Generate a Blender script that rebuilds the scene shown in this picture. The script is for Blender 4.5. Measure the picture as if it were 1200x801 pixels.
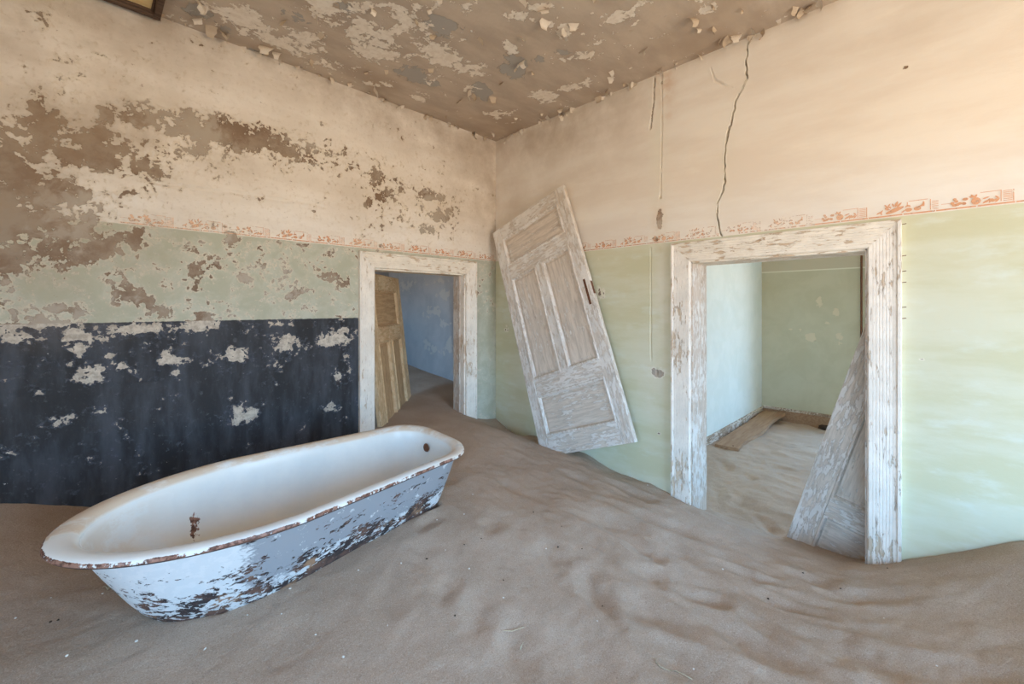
import bpy, bmesh, math, random
import numpy as np
from mathutils import Matrix, Vector

# ------------------------------------------------------------------ camera
for o in list(bpy.data.objects):
    bpy.data.objects.remove(o)
SC = bpy.context.scene
COL = SC.collection
F, CX, CY = 497.5, 605.5, 359.0            # focal length and principal point in photo pixels
CAMX, CAMY, EYE = -3.0, -3.31, 1.65
R2 = math.sqrt(2)
cam = bpy.data.cameras.new('camera')
cam.sensor_fit = 'HORIZONTAL'
cam.sensor_width = 36
cam.lens = F / 1200 * 36
cam.shift_x = -(CX - 600) / 1200
cam.shift_y = -(400.5 - CY) / 1200
cam.clip_start = 0.02
co = bpy.data.objects.new('camera', cam)
COL.objects.link(co)
co.location = (CAMX, CAMY, EYE)
co.rotation_euler = (math.pi / 2, 0, -math.pi / 4)
SC.camera = co

# ------------------------------------------------------------------ daylight
CEIL = 3.384
WTOP = CEIL + 0.05                         # wall tops, hidden above the ceiling
FLOOR = -0.28
WX, NY = -5.0, -5.6                        # window wall and near wall of the main room
WINS = [  # centre, rotation, size_x, size_y  (openings that let the daylight in)
    ((WX - 0.02, -4.15, 1.5), (math.pi / 2, 0, -math.pi / 2), 2.1, 2.0),
    ((-1.45, NY - 0.02, 1.6), (math.pi / 2, 0, 0), 2.1, 2.0),
    ((3.83 + 0.42, -3.575, 1.6), (math.pi / 2, 0, math.pi / 2), 1.65, 2.4),
    ((-3.2 - 0.22, 1.475, 1.9), (math.pi / 2, 0, -math.pi / 2), 0.85, 1.0),  # portal of the added opening that gives the blue room fill light
]
for k, (c, r, sx, sy) in enumerate(WINS):
    li = bpy.data.lights.new('window_daylight', 'AREA')
    li.shape = 'RECTANGLE'
    li.size, li.size_y = sx, sy
    li.cycles.is_portal = True
    lo = bpy.data.objects.new('window_daylight', li)
    COL.objects.link(lo)
    lo.location, lo.rotation_euler = c, r

world = bpy.data.worlds.new('desert_sky')
SC.world = world
world.use_nodes = True
wt = world.node_tree
wt.nodes.clear()
wo = wt.nodes.new('ShaderNodeOutputWorld')
wb = wt.nodes.new('ShaderNodeBackground')
tc = wt.nodes.new('ShaderNodeTexCoord')
sp = wt.nodes.new('ShaderNodeSeparateXYZ')
mr = wt.nodes.new('ShaderNodeMapRange')
mr.inputs[1].default_value, mr.inputs[2].default_value = -1, 1
rp = wt.nodes.new('ShaderNodeValToRGB')
wt.links.new(tc.outputs['Generated'], sp.inputs[0])
wt.links.new(sp.outputs[2], mr.inputs[0])
wt.links.new(mr.outputs[0], rp.inputs[0])
wt.links.new(rp.outputs[0], wb.inputs[0])
wt.links.new(wb.outputs[0], wo.inputs[0])
el = rp.color_ramp.elements
el[0].position, el[0].color = 0.0, (0.76, 0.60, 0.42, 1)      # sunlit desert sand below the horizon
el[1].position, el[1].color = 1.0, (0.30, 0.74, 1.45, 1)       # blue zenith
for p, c in ((0.492, (0.78, 0.62, 0.46, 1)), (0.508, (0.74, 1.0, 1.24, 1)), (0.58, (0.46, 0.93, 1.50, 1))):
    e = el.new(p)
    e.color = c
wb.inputs[1].default_value = 6.5

SC.view_settings.view_transform = 'Standard'
SC.view_settings.look = 'None'
SC.view_settings.gamma = 1
SC.view_settings.use_curve_mapping = False
SC.view_settings.exposure = 0.76
try:
    SC.cycles.max_bounces = 12
    SC.cycles.diffuse_bounces = 8
    SC.cycles.sample_clamp_indirect = 8
except Exception:
    pass


# ------------------------------------------------------------------ pixel <-> place
def proj(P):
    P = np.atleast_2d(np.asarray(P, float))
    X, Y = P[:, 0] - CAMX, P[:, 1] - CAMY
    d = (X + Y) / R2
    l = (X - Y) / R2
    d = np.where(d < 0.05, 0.05, d)
    return CX + F * l / d, CY - F * (P[:, 2] - EYE) / d


def ray(px, py):
    l = (px - CX) / F
    return np.array([(1 + l) / R2, (1 - l) / R2, -(py - CY) / F])


def on_left(px, py, y=0.0):
    d = ray(px, py)
    k = (y - CAMY) / d[1]
    return CAMX + k * d[0], EYE + k * d[2]


def on_right(px, py, x=0.0):
    d = ray(px, py)
    k = (x - CAMX) / d[0]
    return CAMY + k * d[1], EYE + k * d[2]


def at_z(px, py, z):
    d = ray(px, py)
    k = (z - EYE) / d[2]
    return np.array([CAMX + k * d[0], CAMY + k * d[1], z])


# ------------------------------------------------------------------ noise for shapes
def vnoise(x, y, seed=0):
    rs = np.random.RandomState(seed)
    T = rs.rand(256, 256)
    xi, yi = np.floor(x).astype(int), np.floor(y).astype(int)
    fx, fy = x - xi, y - yi
    fx = fx * fx * fx * (fx * (fx * 6 - 15) + 10)
    fy = fy * fy * fy * (fy * (fy * 6 - 15) + 10)
    a, b = T[xi % 256, yi % 256], T[(xi + 1) % 256, yi % 256]
    c, d = T[xi % 256, (yi + 1) % 256], T[(xi + 1) % 256, (yi + 1) % 256]
    return (a * (1 - fx) + b * fx) * (1 - fy) + (c * (1 - fx) + d * fx) * fy


def fbm(x, y, seed=0, octv=4, gain=0.5):
    s, a, t = 0, 1, 0
    for k in range(octv):
        s = s + a * vnoise(x * 2 ** k + 17.3 * k, y * 2 ** k - 9.1 * k, seed + k)
        t += a
        a *= gain
    return s / t


def sstep(e0, e1, x):
    t = np.clip((x - e0) / (e1 - e0), 0, 1)
    return t * t * (3 - 2 * t)


# ------------------------------------------------------------------ node helpers
def lin(*c):
    return tuple(((v / 255) / 12.92 if v / 255 <= 0.04045 else ((v / 255 + 0.055) / 1.055) ** 2.4) for v in c) + (1,)


class N:
    def __init__(s, name):
        s.m = bpy.data.materials.new(name)
        s.m.use_nodes = True
        s.t = s.m.node_tree
        s.t.nodes.clear()
        s.out = s.t.nodes.new('ShaderNodeOutputMaterial')
        s.b = s.t.nodes.new('ShaderNodeBsdfPrincipled')
        s.t.links.new(s.b.outputs[0], s.out.inputs[0])
        s.pos = s.t.nodes.new('ShaderNodeTexCoord').outputs['Object']
        s.b.inputs['Roughness'].default_value = 0.9
        s.b.inputs['Specular IOR Level'].default_value = 0.25

    def put(s, sock, v):
        if isinstance(v, bpy.types.NodeSocket):
            s.t.links.new(v, sock)
        elif v is not None:
            sock.default_value = v

    def math(s, op, a, b=None, c=None, clamp=False):
        n = s.t.nodes.new('ShaderNodeMath')
        n.operation = op
        n.use_clamp = clamp
        for i, v in enumerate((a, b, c)):
            s.put(n.inputs[i], v)
        return n.outputs[0]

    def add(s, a, b): return s.math('ADD', a, b)
    def sub(s, a, b): return s.math('SUBTRACT', a, b)
    def mul(s, a, b): return s.math('MULTIPLY', a, b)

    def noise(s, scale, detail=4, rough=0.55, vec=None, dist=0.0, stretch=None, off=None):
        v = vec or s.pos
        if stretch or off:
            mp = s.t.nodes.new('ShaderNodeMapping')
            s.put(mp.inputs[0], v)
            if stretch: mp.inputs['Scale'].default_value = stretch
            if off: mp.inputs['Location'].default_value = off
            v = mp.outputs[0]
        n = s.t.nodes.new('ShaderNodeTexNoise')
        s.put(n.inputs['Vector'], v)
        n.inputs['Scale'].default_value = scale
        n.inputs['Detail'].default_value = detail
        n.inputs['Roughness'].default_value = rough
        n.inputs['Distortion'].default_value = dist
        return n.outputs['Fac']

    def step(s, x, a, b):                 # smooth step from a to b
        n = s.t.nodes.new('ShaderNodeMapRange')
        n.interpolation_type = 'SMOOTHSTEP'
        s.put(n.inputs[0], x)
        n.inputs[1].default_value, n.inputs[2].default_value = min(a, b), max(a, b)
        if a > b:
            n.inputs[3].default_value, n.inputs[4].default_value = 1, 0
        return n.outputs[0]

    def mix(s, f, a, b, mode='MIX'):
        n = s.t.nodes.new('ShaderNodeMix')
        n.data_type = 'RGBA'
        n.blend_type = mode
        s.put(n.inputs[0], f)
        s.put(n.inputs[6], a)
        s.put(n.inputs[7], b)
        return n.outputs[2]

    def attr(s, name):
        n = s.t.nodes.new('ShaderNodeAttribute')
        n.attribute_name = name
        return n.outputs['Fac']

    def xyz(s):
        n = s.t.nodes.new('ShaderNodeSeparateXYZ')
        s.put(n.inputs[0], s.pos)
        return n.outputs

    def bump(s, h, dist=0.004, strength=1.0, normal=None):
        n = s.t.nodes.new('ShaderNodeBump')
        n.inputs['Strength'].default_value = strength
        n.inputs['Distance'].default_value = dist
        s.put(n.inputs['Height'], h)
        if normal is not None: s.put(n.inputs['Normal'], normal)
        return n.outputs[0]

    def finish(s, color, normal=None, rough=None, metal=None, alpha=None):
        s.put(s.b.inputs['Base Color'], color)
        s.put(s.b.inputs['Normal'], normal)
        s.put(s.b.inputs['Roughness'], rough)
        s.put(s.b.inputs['Metallic'], metal)
        s.put(s.b.inputs['Alpha'], alpha)
        return s.m


# ------------------------------------------------------------------ materials
CREAM = lin(226, 208, 184)
GREEN = lin(188, 200, 166)
BROWN = lin(146, 124, 106)
M = {}


def wall_left_mat():
    n = N('old_plaster_left')
    P = n.xyz()
    na = n.noise(6.5, 10, 0.66, dist=0.4)
    nb = n.noise(34, 6, 0.6)
    nl = n.noise(1.7, 3, 0.5)
    ns = n.noise(4.0, 6, 0.6, stretch=(0.45, 1, 1.6))
    # worn paint coats
    cream = n.mix(n.step(ns, 0.35, 0.7), lin(227, 218, 205), lin(237, 230, 220))
    cream = n.mix(n.mul(n.step(nb, 0.5, 0.72), 0.35), cream, lin(200, 187, 170))
    green = n.mix(n.step(na, 0.38, 0.62), lin(180, 180, 160), lin(194, 194, 178))
    green = n.mix(n.mul(n.step(n.noise(11, 8, 0.7), 0.52, 0.66), 0.55), green, lin(201, 196, 178))
    streak = n.noise(3.2, 6, 0.6, stretch=(2.6, 1, 0.7))
    dado = n.mix(n.step(streak, 0.38, 0.68), lin(41, 41, 43), lin(70, 72, 78))
    dado = n.mix(n.mul(n.step(n.noise(22, 8, 0.75), 0.55, 0.75), 0.5), dado, lin(116, 118, 124))
    wob = n.mul(n.sub(nb, 0.5), 0.012)
    z = n.add(P[2], wob)
    isg = n.step(z, 2.126, 2.120)
    isd = n.mul(n.step(z, 1.563, 1.557), n.step(P[0], -1.36, -1.38))
    paint = n.mix(isg, cream, green)
    paint = n.mix(isd, paint, dado)
    # bare plaster where the paint has gone
    nm_ = n.noise(15, 8, 0.62, dist=0.5, off=(2, 3, 1))
    fld = n.add(n.attr('peel'), n.add(n.mul(n.sub(na, 0.5), 1.9), n.add(n.mul(n.sub(nm_, 0.5), 1.6), n.mul(n.sub(nb, 0.5), 1.2))))
    bare = n.step(fld, 0.5, 0.53)
    rim = n.mul(n.step(fld, 0.26, 0.46), n.sub(1.0, bare))
    bcol = n.mix(n.step(n.noise(5, 6, 0.65), 0.38, 0.62), lin(128, 106, 88), lin(160, 145, 128))
    bcol = n.mix(n.mul(n.step(n.add(n.mul(nl, .6), n.mul(nm_, .4)), 0.5, 0.58), 0.7), bcol, lin(186, 176, 162))
    pale = n.mix(n.step(nb, 0.4, 0.65), lin(205, 194, 178), lin(168, 156, 142))
    bcol = n.mix(isd, bcol, pale)
    col = n.mix(n.mul(rim, 0.6), paint, n.mix(isd, lin(222, 210, 190), lin(84, 88, 98)))
    col = n.mix(bare, col, bcol)
    chips = n.mul(n.step(n.add(n.noise(48, 4, 0.6), n.mul(n.sub(nm_, .5), .35)), 0.72, 0.745), 0.9)
    col = n.mix(n.mul(chips, isd), col, lin(190, 186, 182))
    spec = n.mul(n.step(n.noise(26, 5, 0.65), 0.66, 0.69), n.sub(1.0, isd))
    col = n.mix(n.mul(spec, 0.55), col, lin(150, 128, 108))
    grime_shade = n.mul(n.attr('dirt_shade'), n.step(n.noise(2.4, 6, 0.6), 0.25, 0.7))  # wall dirt together with the painted upper-left shade
    col = n.mix(n.math('MULTIPLY', grime_shade, 0.75, clamp=True), col, lin(158, 138, 116))
    h = n.sub(n.mul(n.noise(60, 5, 0.6), 0.35), n.mul(bare, 0.8))
    h = n.add(h, n.mul(rim, 0.25))
    nm = n.bump(h, 0.006, 0.75)
    return n.finish(col, nm, n.mix(isd, (0.92,) * 3 + (1,), (0.55,) * 3 + (1,)))


def wall_right_mat():
    n = N('old_plaster_right')
    P = n.xyz()
    na = n.noise(6.5, 9, 0.64, dist=0.3)
    nb = n.noise(34, 6, 0.6)
    sm = n.noise(2.2, 7, 0.62, stretch=(1, 0.5, 2.4))
    sm2 = n.noise(5.0, 7, 0.62, stretch=(1, 0.6, 1.8), off=(3, 1, 5))
    cream = n.mix(n.step(sm, 0.38, 0.66), lin(228, 219, 207), lin(235, 229, 219))
    cream = n.mix(n.mul(n.step(sm2, 0.55, 0.72), 0.5), cream, lin(239, 232, 220))
    green = n.mix(n.step(sm, 0.4, 0.62), lin(203, 199, 166), lin(211, 209, 184))
    green = n.mix(n.mul(n.step(sm2, 0.52, 0.72), 0.55), green, lin(218, 222, 210))
    z = n.add(P[2], n.mul(n.sub(nb, 0.5), 0.006))
    isg = n.step(z, 2.125, 2.121)
    col = n.mix(isg, cream, green)
    fld = n.add(n.attr('peel'), n.add(n.mul(n.sub(na, 0.5), 1.3), n.mul(n.sub(nb, 0.5), 0.6)))
    bare = n.step(fld, 0.5, 0.54)
    rim = n.mul(n.step(fld, 0.34, 0.46), n.sub(1.0, bare))
    col = n.mix(n.mul(rim, 0.7), col, lin(232, 224, 208))
    bcol = n.mix(n.step(nb, 0.4, 0.62), lin(150, 126, 106), lin(112, 92, 78))
    col = n.mix(bare, col, bcol)
    dirt_shade = n.mul(n.attr('dirt_shade'), n.step(n.noise(2.4, 7, 0.65), 0.22, 0.68))
    col = n.mix(n.math('MULTIPLY', dirt_shade, 0.8, clamp=True), col, lin(178, 160, 138))
    rust = n.mul(n.attr('rust'), n.step(n.noise(16, 6, 0.65), 0.3, 0.62))
    col = n.mix(n.math('MULTIPLY', rust, 0.8, clamp=True), col, lin(190, 138, 88))
    wash = n.mul(n.attr('wash'), n.step(n.noise(7, 6, 0.6), 0.2, 0.55))
    col = n.mix(n.math('MULTIPLY', wash, 0.8, clamp=True), col, lin(226, 222, 208))
    h = n.sub(n.mul(n.noise(60, 5, 0.6), 0.3), n.mul(bare, 0.7))
    return n.finish(col, n.bump(h, 0.005, 0.6), 0.92)


def ceiling_mat():
    n = N('flaking_ceiling_paint')
    na = n.noise(5.5, 11, 0.68, dist=0.6)
    nb = n.noise(30, 7, 0.65)
    st = n.noise(3, 6, 0.6, stretch=(0.8, 2.0, 1))
    base = n.mix(n.step(st, 0.35, 0.68), lin(176, 160, 144), lin(194, 178, 160))
    base = n.mix(n.mul(n.step(n.noise(1.4, 4, 0.5), 0.5, 0.66), 0.6), base, lin(168, 148, 128))
    f1 = n.add(n.attr('peel'), n.add(n.mul(n.sub(na, 0.5), 2.4), n.add(n.mul(n.sub(n.noise(16, 8, 0.65, off=(1, 5, 2)), 0.5), 1.6), n.mul(n.sub(nb, 0.5), 1.0))))
    pale = n.step(f1, 0.5, 0.53)
    f2 = n.add(n.attr('grey'), n.add(n.mul(n.sub(n.noise(7, 8, 0.6, off=(4, 2, 0)), 0.5), 1.4), n.mul(n.sub(nb, 0.5), 0.5)))
    grey = n.step(f2, 0.5, 0.53)
    col = n.mix(grey, base, lin(164, 158, 150))
    col = n.mix(pale, col, n.mix(n.step(nb, 0.4, 0.6), lin(218, 206, 190), lin(228, 218, 204)))
    h = n.add(n.mul(nb, 0.3), n.add(n.mul(pale, 0.7), n.mul(grey, -0.6)))
    return n.finish(col, n.bump(h, 0.006, 0.8), 0.93)


def room_mat(name, c1, c2, c3, amt=0.5, zline=None):
    n = N(name)
    na = n.noise(3.0, 8, 0.62, dist=0.4)
    nb = n.noise(24, 6, 0.62)
    col = n.mix(n.step(na, 0.36, 0.64), c1, c2)
    fld = n.add(n.attr('peel'), n.add(n.mul(n.sub(n.noise(7, 8, 0.64), 0.5), 1.4), n.mul(n.sub(nb, 0.5), 0.5)))
    col = n.mix(n.mul(n.step(fld, 0.5, 0.56), amt), col, c3)
    if zline:
        P = n.xyz()
        col = n.mix(n.step(P[2], zline - 0.002, zline + 0.002), col, lin(196, 188, 166))
        band = n.mul(n.step(P[2], zline + 0.0, zline + 0.002), n.step(P[2], zline + 0.018, zline + 0.016))
        col = n.mix(band, col, lin(222, 220, 204))
    h = n.sub(n.mul(nb, 0.4), n.mul(n.step(fld, 0.5, 0.56), 0.6))
    return n.finish(col, n.bump(h, 0.005, 0.6), 0.92)


def sand_mat():
    n = N('wind_blown_sand')
    g = n.noise(240, 4, 0.75)
    g2 = n.noise(70, 4, 0.65)
    l = n.noise(2.6, 5, 0.55)
    col = n.mix(n.step(l, 0.35, 0.68), lin(172, 151, 132), lin(184, 164, 146))
    col = n.mix(n.mul(n.step(g, 0.52, 0.72), 0.7), col, lin(216, 200, 184))
    col = n.mix(n.mul(n.step(g, 0.48, 0.30), 0.7), col, lin(120, 98, 82))
    col = n.mix(n.mul(n.step(g2, 0.6, 0.75), 0.3), col, lin(140, 112, 90))
    nm = n.bump(n.add(n.mul(g, 0.5), n.mul(g2, 0.9)), 0.005, 0.8)
    return n.finish(col, nm, 0.97)


def painted_wood(name, along, paint=(222, 214, 202), wood=(158, 140, 120), dark=(112, 92, 74), wear=0.5, tint=None):
    """weathered paint on timber; along = axis of the grain (0 x, 1 y, 2 z)"""
    n = N(name)
    st = [1.0, 1.0, 1.0]
    st[along] = 0.10
    g = n.noise(52, 6, 0.65, stretch=tuple(st))
    st[along] = 0.3
    c = n.noise(42, 8, 0.68, stretch=tuple(st), dist=0.3)
    b = n.noise(3.4, 4, 0.55)
    f = n.noise(110, 3, 0.6, stretch=tuple(st))
    bare_f = n.add(n.mul(c, 0.75), n.add(n.mul(b, 0.45), n.mul(g, 0.3)))
    bare = n.step(bare_f, 1.06 - wear * 0.62, 1.10 - wear * 0.62)
    pc = n.mix(n.step(n.noise(9, 6, 0.6), 0.35, 0.65), lin(*paint), lin(*[min(255, v + 12) for v in paint]))
    pc = n.mix(n.mul(n.step(f, 0.55, 0.7), 0.4), pc, lin(*[v - 28 for v in paint]))
    wc = n.mix(n.step(g, 0.36, 0.66), lin(*wood), lin(*[min(255, v + 26) for v in wood]))
    wc = n.mix(n.mul(n.step(n.noise(15, 6, 0.7, stretch=tuple(st)), 0.60, 0.7), 0.7), wc, lin(*dark))
    col = n.mix(bare, pc, wc)
    crk = n.mul(n.step(g, 0.64, 0.69), 0.55)
    col = n.mix(crk, col, lin(*dark))
    h = n.add(n.mul(n.sub(1.0, bare), 0.7), n.sub(n.mul(g, 0.3), n.mul(crk, 0.6)))
    return n.finish(col, n.bump(h, 0.004, 0.8), 0.85)


def plain_wood(name, c1, c2, along=0, rough=0.85):
    n = N(name)
    st = [1.0, 1.0, 1.0]
    st[along] = 0.08
    g = n.noise(40, 6, 0.65, stretch=tuple(st))
    col = n.mix(n.step(g, 0.35, 0.65), c1, c2)
    return n.finish(col, n.bump(g, 0.003, 0.7), rough)


def flat(name, c, rough=0.9, var=0.15, scale=30):
    n = N(name)
    g = n.noise(scale, 5, 0.6)
    col = n.mix(n.mul(n.step(g, 0.35, 0.7), 1.0), c, tuple(v * (1 - var) for v in c[:3]) + (1,))
    return n.finish(col, n.bump(g, 0.002, 0.5), rough)


def stencil_mat():
    n = N('stencil_print')
    fade = n.noise(1.3, 3, 0.5)
    w = n.add(n.noise(38, 6, 0.7), n.mul(n.attr('wear'), 1.0))
    col = n.mix(n.step(fade, 0.4, 0.62), lin(220, 165, 126), lin(230, 194, 164))
    a = n.mul(n.step(w, 0.76, 0.56), 0.9)
    return n.finish(col, None, 0.92, None, a)


def enamel_mat():
    n = N('old_white_enamel')
    P = n.xyz()
    a = n.noise(3.5, 5, 0.6)
    b = n.noise(28, 7, 0.7)
    col = n.mix(n.step(a, 0.35, 0.7), lin(226, 226, 222), lin(214, 216, 214))
    # sand and dust lying on the rim, rust where the enamel chipped
    dust = n.mul(n.attr('dust'), n.step(n.noise(9, 8, 0.7, stretch=(0.5, 1, 1)), 0.36, 0.56))
    col = n.mix(n.math('MULTIPLY', dust, 0.9, clamp=True), col, lin(204, 180, 152))
    ru = n.add(n.attr('rust'), n.add(n.mul(n.sub(b, 0.5), 1.2), n.mul(n.sub(n.noise(9, 5, 0.6), 0.5), 0.8)))
    r = n.step(ru, 0.5, 0.56)
    col = n.mix(r, col, n.mix(n.step(n.noise(60, 4), 0.4, 0.6), lin(150, 112, 96), lin(96, 68, 58)))
    nm = n.bump(n.sub(n.mul(b, 0.1), r), 0.002, 0.5)
    return n.finish(col, nm, n.mix(dust, (0.22,) * 3 + (1,), (0.8,) * 3 + (1,)))


def shell_mat():
    n = N('peeling_tub_paint')
    c = n.noise(60, 7, 0.66, stretch=(0.6, 0.9, 1.15), dist=0.6)
    c2 = n.noise(15, 6, 0.6, stretch=(0.5, 0.8, 1.2), off=(3, 1, 2))
    b = n.noise(3.4, 4, 0.5)
    gsm = n.add(n.mul(n.noise(3.2, 5, 0.55, off=(1.5, 0, 0)), 0.75), n.mul(c, 0.3))
    base = n.mix(n.step(n.add(gsm, n.mul(n.sub(n.attr('grey'), 0.5), 0.22)), 0.49, 0.55), lin(210, 212, 213), lin(150, 152, 156))
    base = n.mix(n.mul(n.step(n.sub(n.noise(24, 7, 0.7), n.mul(n.attr('grey'), 0.10)), 0.5, 0.55), 0.75), base, lin(218, 218, 218))
    low = n.attr('chip')
    f = n.add(n.mul(c, 0.85), n.add(n.mul(n.sub(c2, 0.5), 0.75), n.add(n.mul(n.sub(b, 0.5), 0.35), n.mul(low, 0.31))))
    chip = n.step(f, 0.595, 0.625)
    dk = n.mix(n.step(n.noise(14, 5, 0.6), 0.42, 0.66), lin(62, 54, 54), lin(112, 84, 72))
    dk = n.mix(n.mul(n.step(n.noise(7, 5, 0.6, off=(5, 5, 5)), 0.58, 0.68), 0.8), dk, lin(172, 134, 104))
    col = n.mix(chip, base, dk)
    nm = n.bump(n.sub(n.mul(c, 0.2), chip), 0.003, 0.8)
    return n.finish(col, nm, 0.7)


M['wl'] = wall_left_mat()
M['wr'] = wall_right_mat()
M['ceil'] = ceiling_mat()
M['blue'] = room_mat('old_blue_plaster', lin(168, 168, 170), lin(182, 181, 181), lin(200, 194, 184), 0.7)
M['backgreen'] = room_mat('old_green_plaster', lin(190, 187, 162), lin(198, 195, 172), lin(214, 204, 180), 0.9, 2.13)
M['backpale'] = room_mat('pale_green_plaster', lin(214, 219, 212), lin(222, 226, 220), lin(226, 226, 216), 0.6)
M['plain'] = room_mat('plain_plaster', lin(218, 210, 198), lin(210, 202, 188), lin(176, 160, 144), 0.7)
M['sand'] = sand_mat()
DOOR = dict(paint=(224, 219, 212), wood=(198, 187, 174), dark=(162, 145, 128))
for k, ax in (('v', 2), ('h', 0)):
    M['dp' + k] = painted_wood('worn_door_panel_' + k, ax, (220, 215, 207), (198, 186, 172), (166, 149, 132), 0.66)
    M['dq' + k] = painted_wood('worn_tan_panel_' + k, ax, (198, 166, 124), (178, 144, 104), (122, 92, 66), 0.70)
    M['dr' + k] = painted_wood('worn_white_door_' + k, ax, wear=0.52, **DOOR)
    M['d2' + k] = painted_wood('worn_grey_door_' + k, ax, wear=0.54, **DOOR)
    M['dy' + k] = painted_wood('worn_tan_door_' + k, ax, (222, 194, 154), (198, 164, 122), (136, 104, 74), 0.54)
M['fv'] = painted_wood('worn_frame_paint_v', 2, (230, 222, 210), (192, 172, 148), (146, 122, 98), 0.40)
M['fx'] = painted_wood('worn_frame_paint_x', 0, (230, 221, 206), (194, 170, 142), (150, 124, 98), 0.42)
M['fy'] = painted_wood('worn_frame_paint_y', 1, (230, 221, 206), (194, 170, 142), (150, 124, 98), 0.44)
M['jamb'] = painted_wood('bare_jamb', 2, (208, 201, 192), (180, 163, 147), (142, 124, 108), 0.56)
M['dark'] = plain_wood('dark_hatch_wood', lin(74, 56, 46), lin(98, 78, 64), 0)
M['hatch'] = plain_wood('yellowed_hatch_board', lin(224, 200, 150), lin(214, 186, 134), 0)
M['plank'] = plain_wood('sandy_plank', lin(170, 138, 110), lin(150, 118, 92), 0)
M['skirt'] = painted_wood('flaking_skirting', 0, (206, 194, 180), (150, 128, 108), (98, 80, 66), 0.56)
M['rust'] = flat('rusty_iron', lin(118, 80, 58), 0.8, 0.4, 60)
M['flake'] = flat('paint_flake', lin(224, 212, 196), 0.92, 0.2, 40)
M['flake2'] = flat('paint_flake_tan', lin(196, 178, 156), 0.92, 0.2, 40)
M['white'] = flat('plaster_crumb', lin(228, 222, 212), 0.9, 0.1, 80)
M['pebble'] = flat('dark_pebble', lin(78, 64, 54), 0.9, 0.3, 80)
M['straw'] = flat('dry_straw', lin(206, 190, 160), 0.9, 0.2, 80)
M['sten'] = stencil_mat()
M['enamel'] = enamel_mat()
M['shell'] = shell_mat()


# ------------------------------------------------------------------ mesh helpers
def mesh_obj(name, V, Fc, mat, parent=None, smooth=False, attrs=None):
    me = bpy.data.meshes.new(name)
    me.from_pydata([tuple(v) for v in V], [], [tuple(f) for f in Fc])
    me.update()
    if smooth:
        me.polygons.foreach_set('use_smooth', [True] * len(me.polygons))
    for k, a in (attrs or {}).items():
        at = me.attributes.new(k, 'FLOAT', 'POINT')
        at.data.foreach_set('value', np.asarray(a, np.float32))
    me.materials.append(mat)
    o = bpy.data.objects.new(name, me)
    COL.objects.link(o)
    if parent is not None: o.parent = parent
    return o


def box(name, lo, hi, mat, parent=None, bev=0.0):
    bm = bmesh.new()
    bmesh.ops.create_cube(bm, size=1)
    for v in bm.verts:
        v.co = Vector([lo[i] + (v.co[i] + 0.5) * (hi[i] - lo[i]) for i in range(3)])
    if bev > 0:
        bmesh.ops.bevel(bm, geom=bm.edges[:], offset=bev, segments=1, affect='EDGES')
    me = bpy.data.meshes.new(name)
    bm.to_mesh(me)
    bm.free()
    me.materials.append(mat)
    o = bpy.data.objects.new(name, me)
    COL.objects.link(o)
    if parent is not None: o.parent = parent
    return o


def empty(name, mat=None):
    o = bpy.data.objects.new(name, None)
    o.empty_display_size = 0.1
    COL.objects.link(o)
    if mat is not None: o.matrix_world = mat
    return o


def tag(o, label=None, cat=None, group=None, kind=None):
    if label: o['label'] = label
    if cat: o['category'] = cat
    if group: o['group'] = group
    if kind: o['kind'] = kind
    return o


def tube(pts, r, n=6):
    pts = [Vector(p) for p in pts]
    V, Fc = [], []
    rr = r if hasattr(r, '__len__') else [r] * len(pts)
    for i, p in enumerate(pts):
        t = (pts[min(i + 1, len(pts) - 1)] - pts[max(i - 1, 0)]).normalized()
        a = t.orthogonal().normalized()
        b = t.cross(a)
        for k in range(n):
            q = 2 * math.pi * k / n
            V.append(p + (a * math.cos(q) + b * math.sin(q)) * rr[i])
    for i in range(len(pts) - 1):
        for k in range(n):
            Fc.append((i * n + k, i * n + (k + 1) % n, (i + 1) * n + (k + 1) % n, (i + 1) * n + k))
    Fc.append(tuple(range(n - 1, -1, -1)))
    Fc.append(tuple((len(pts) - 1) * n + k for k in range(n)))
    return V, Fc


def axis_lines(lo, hi, step, marks=(), fine=()):
    """sorted grid lines from lo to hi; marks are exact lines; fine = (a, b, step) stretches"""
    L = list(np.arange(lo, hi, step))
    for a, b, s in fine:
        L = [v for v in L if not (a <= v <= b)]
        L += list(np.arange(a, b + 1e-9, s))
    out = []
    marks = [lo, hi] + list(marks)
    L = [v for v in L if min(abs(v - m) for m in marks) > 0.0012]
    return np.array(sorted(set([round(v, 5) for v in L + marks])))


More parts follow.
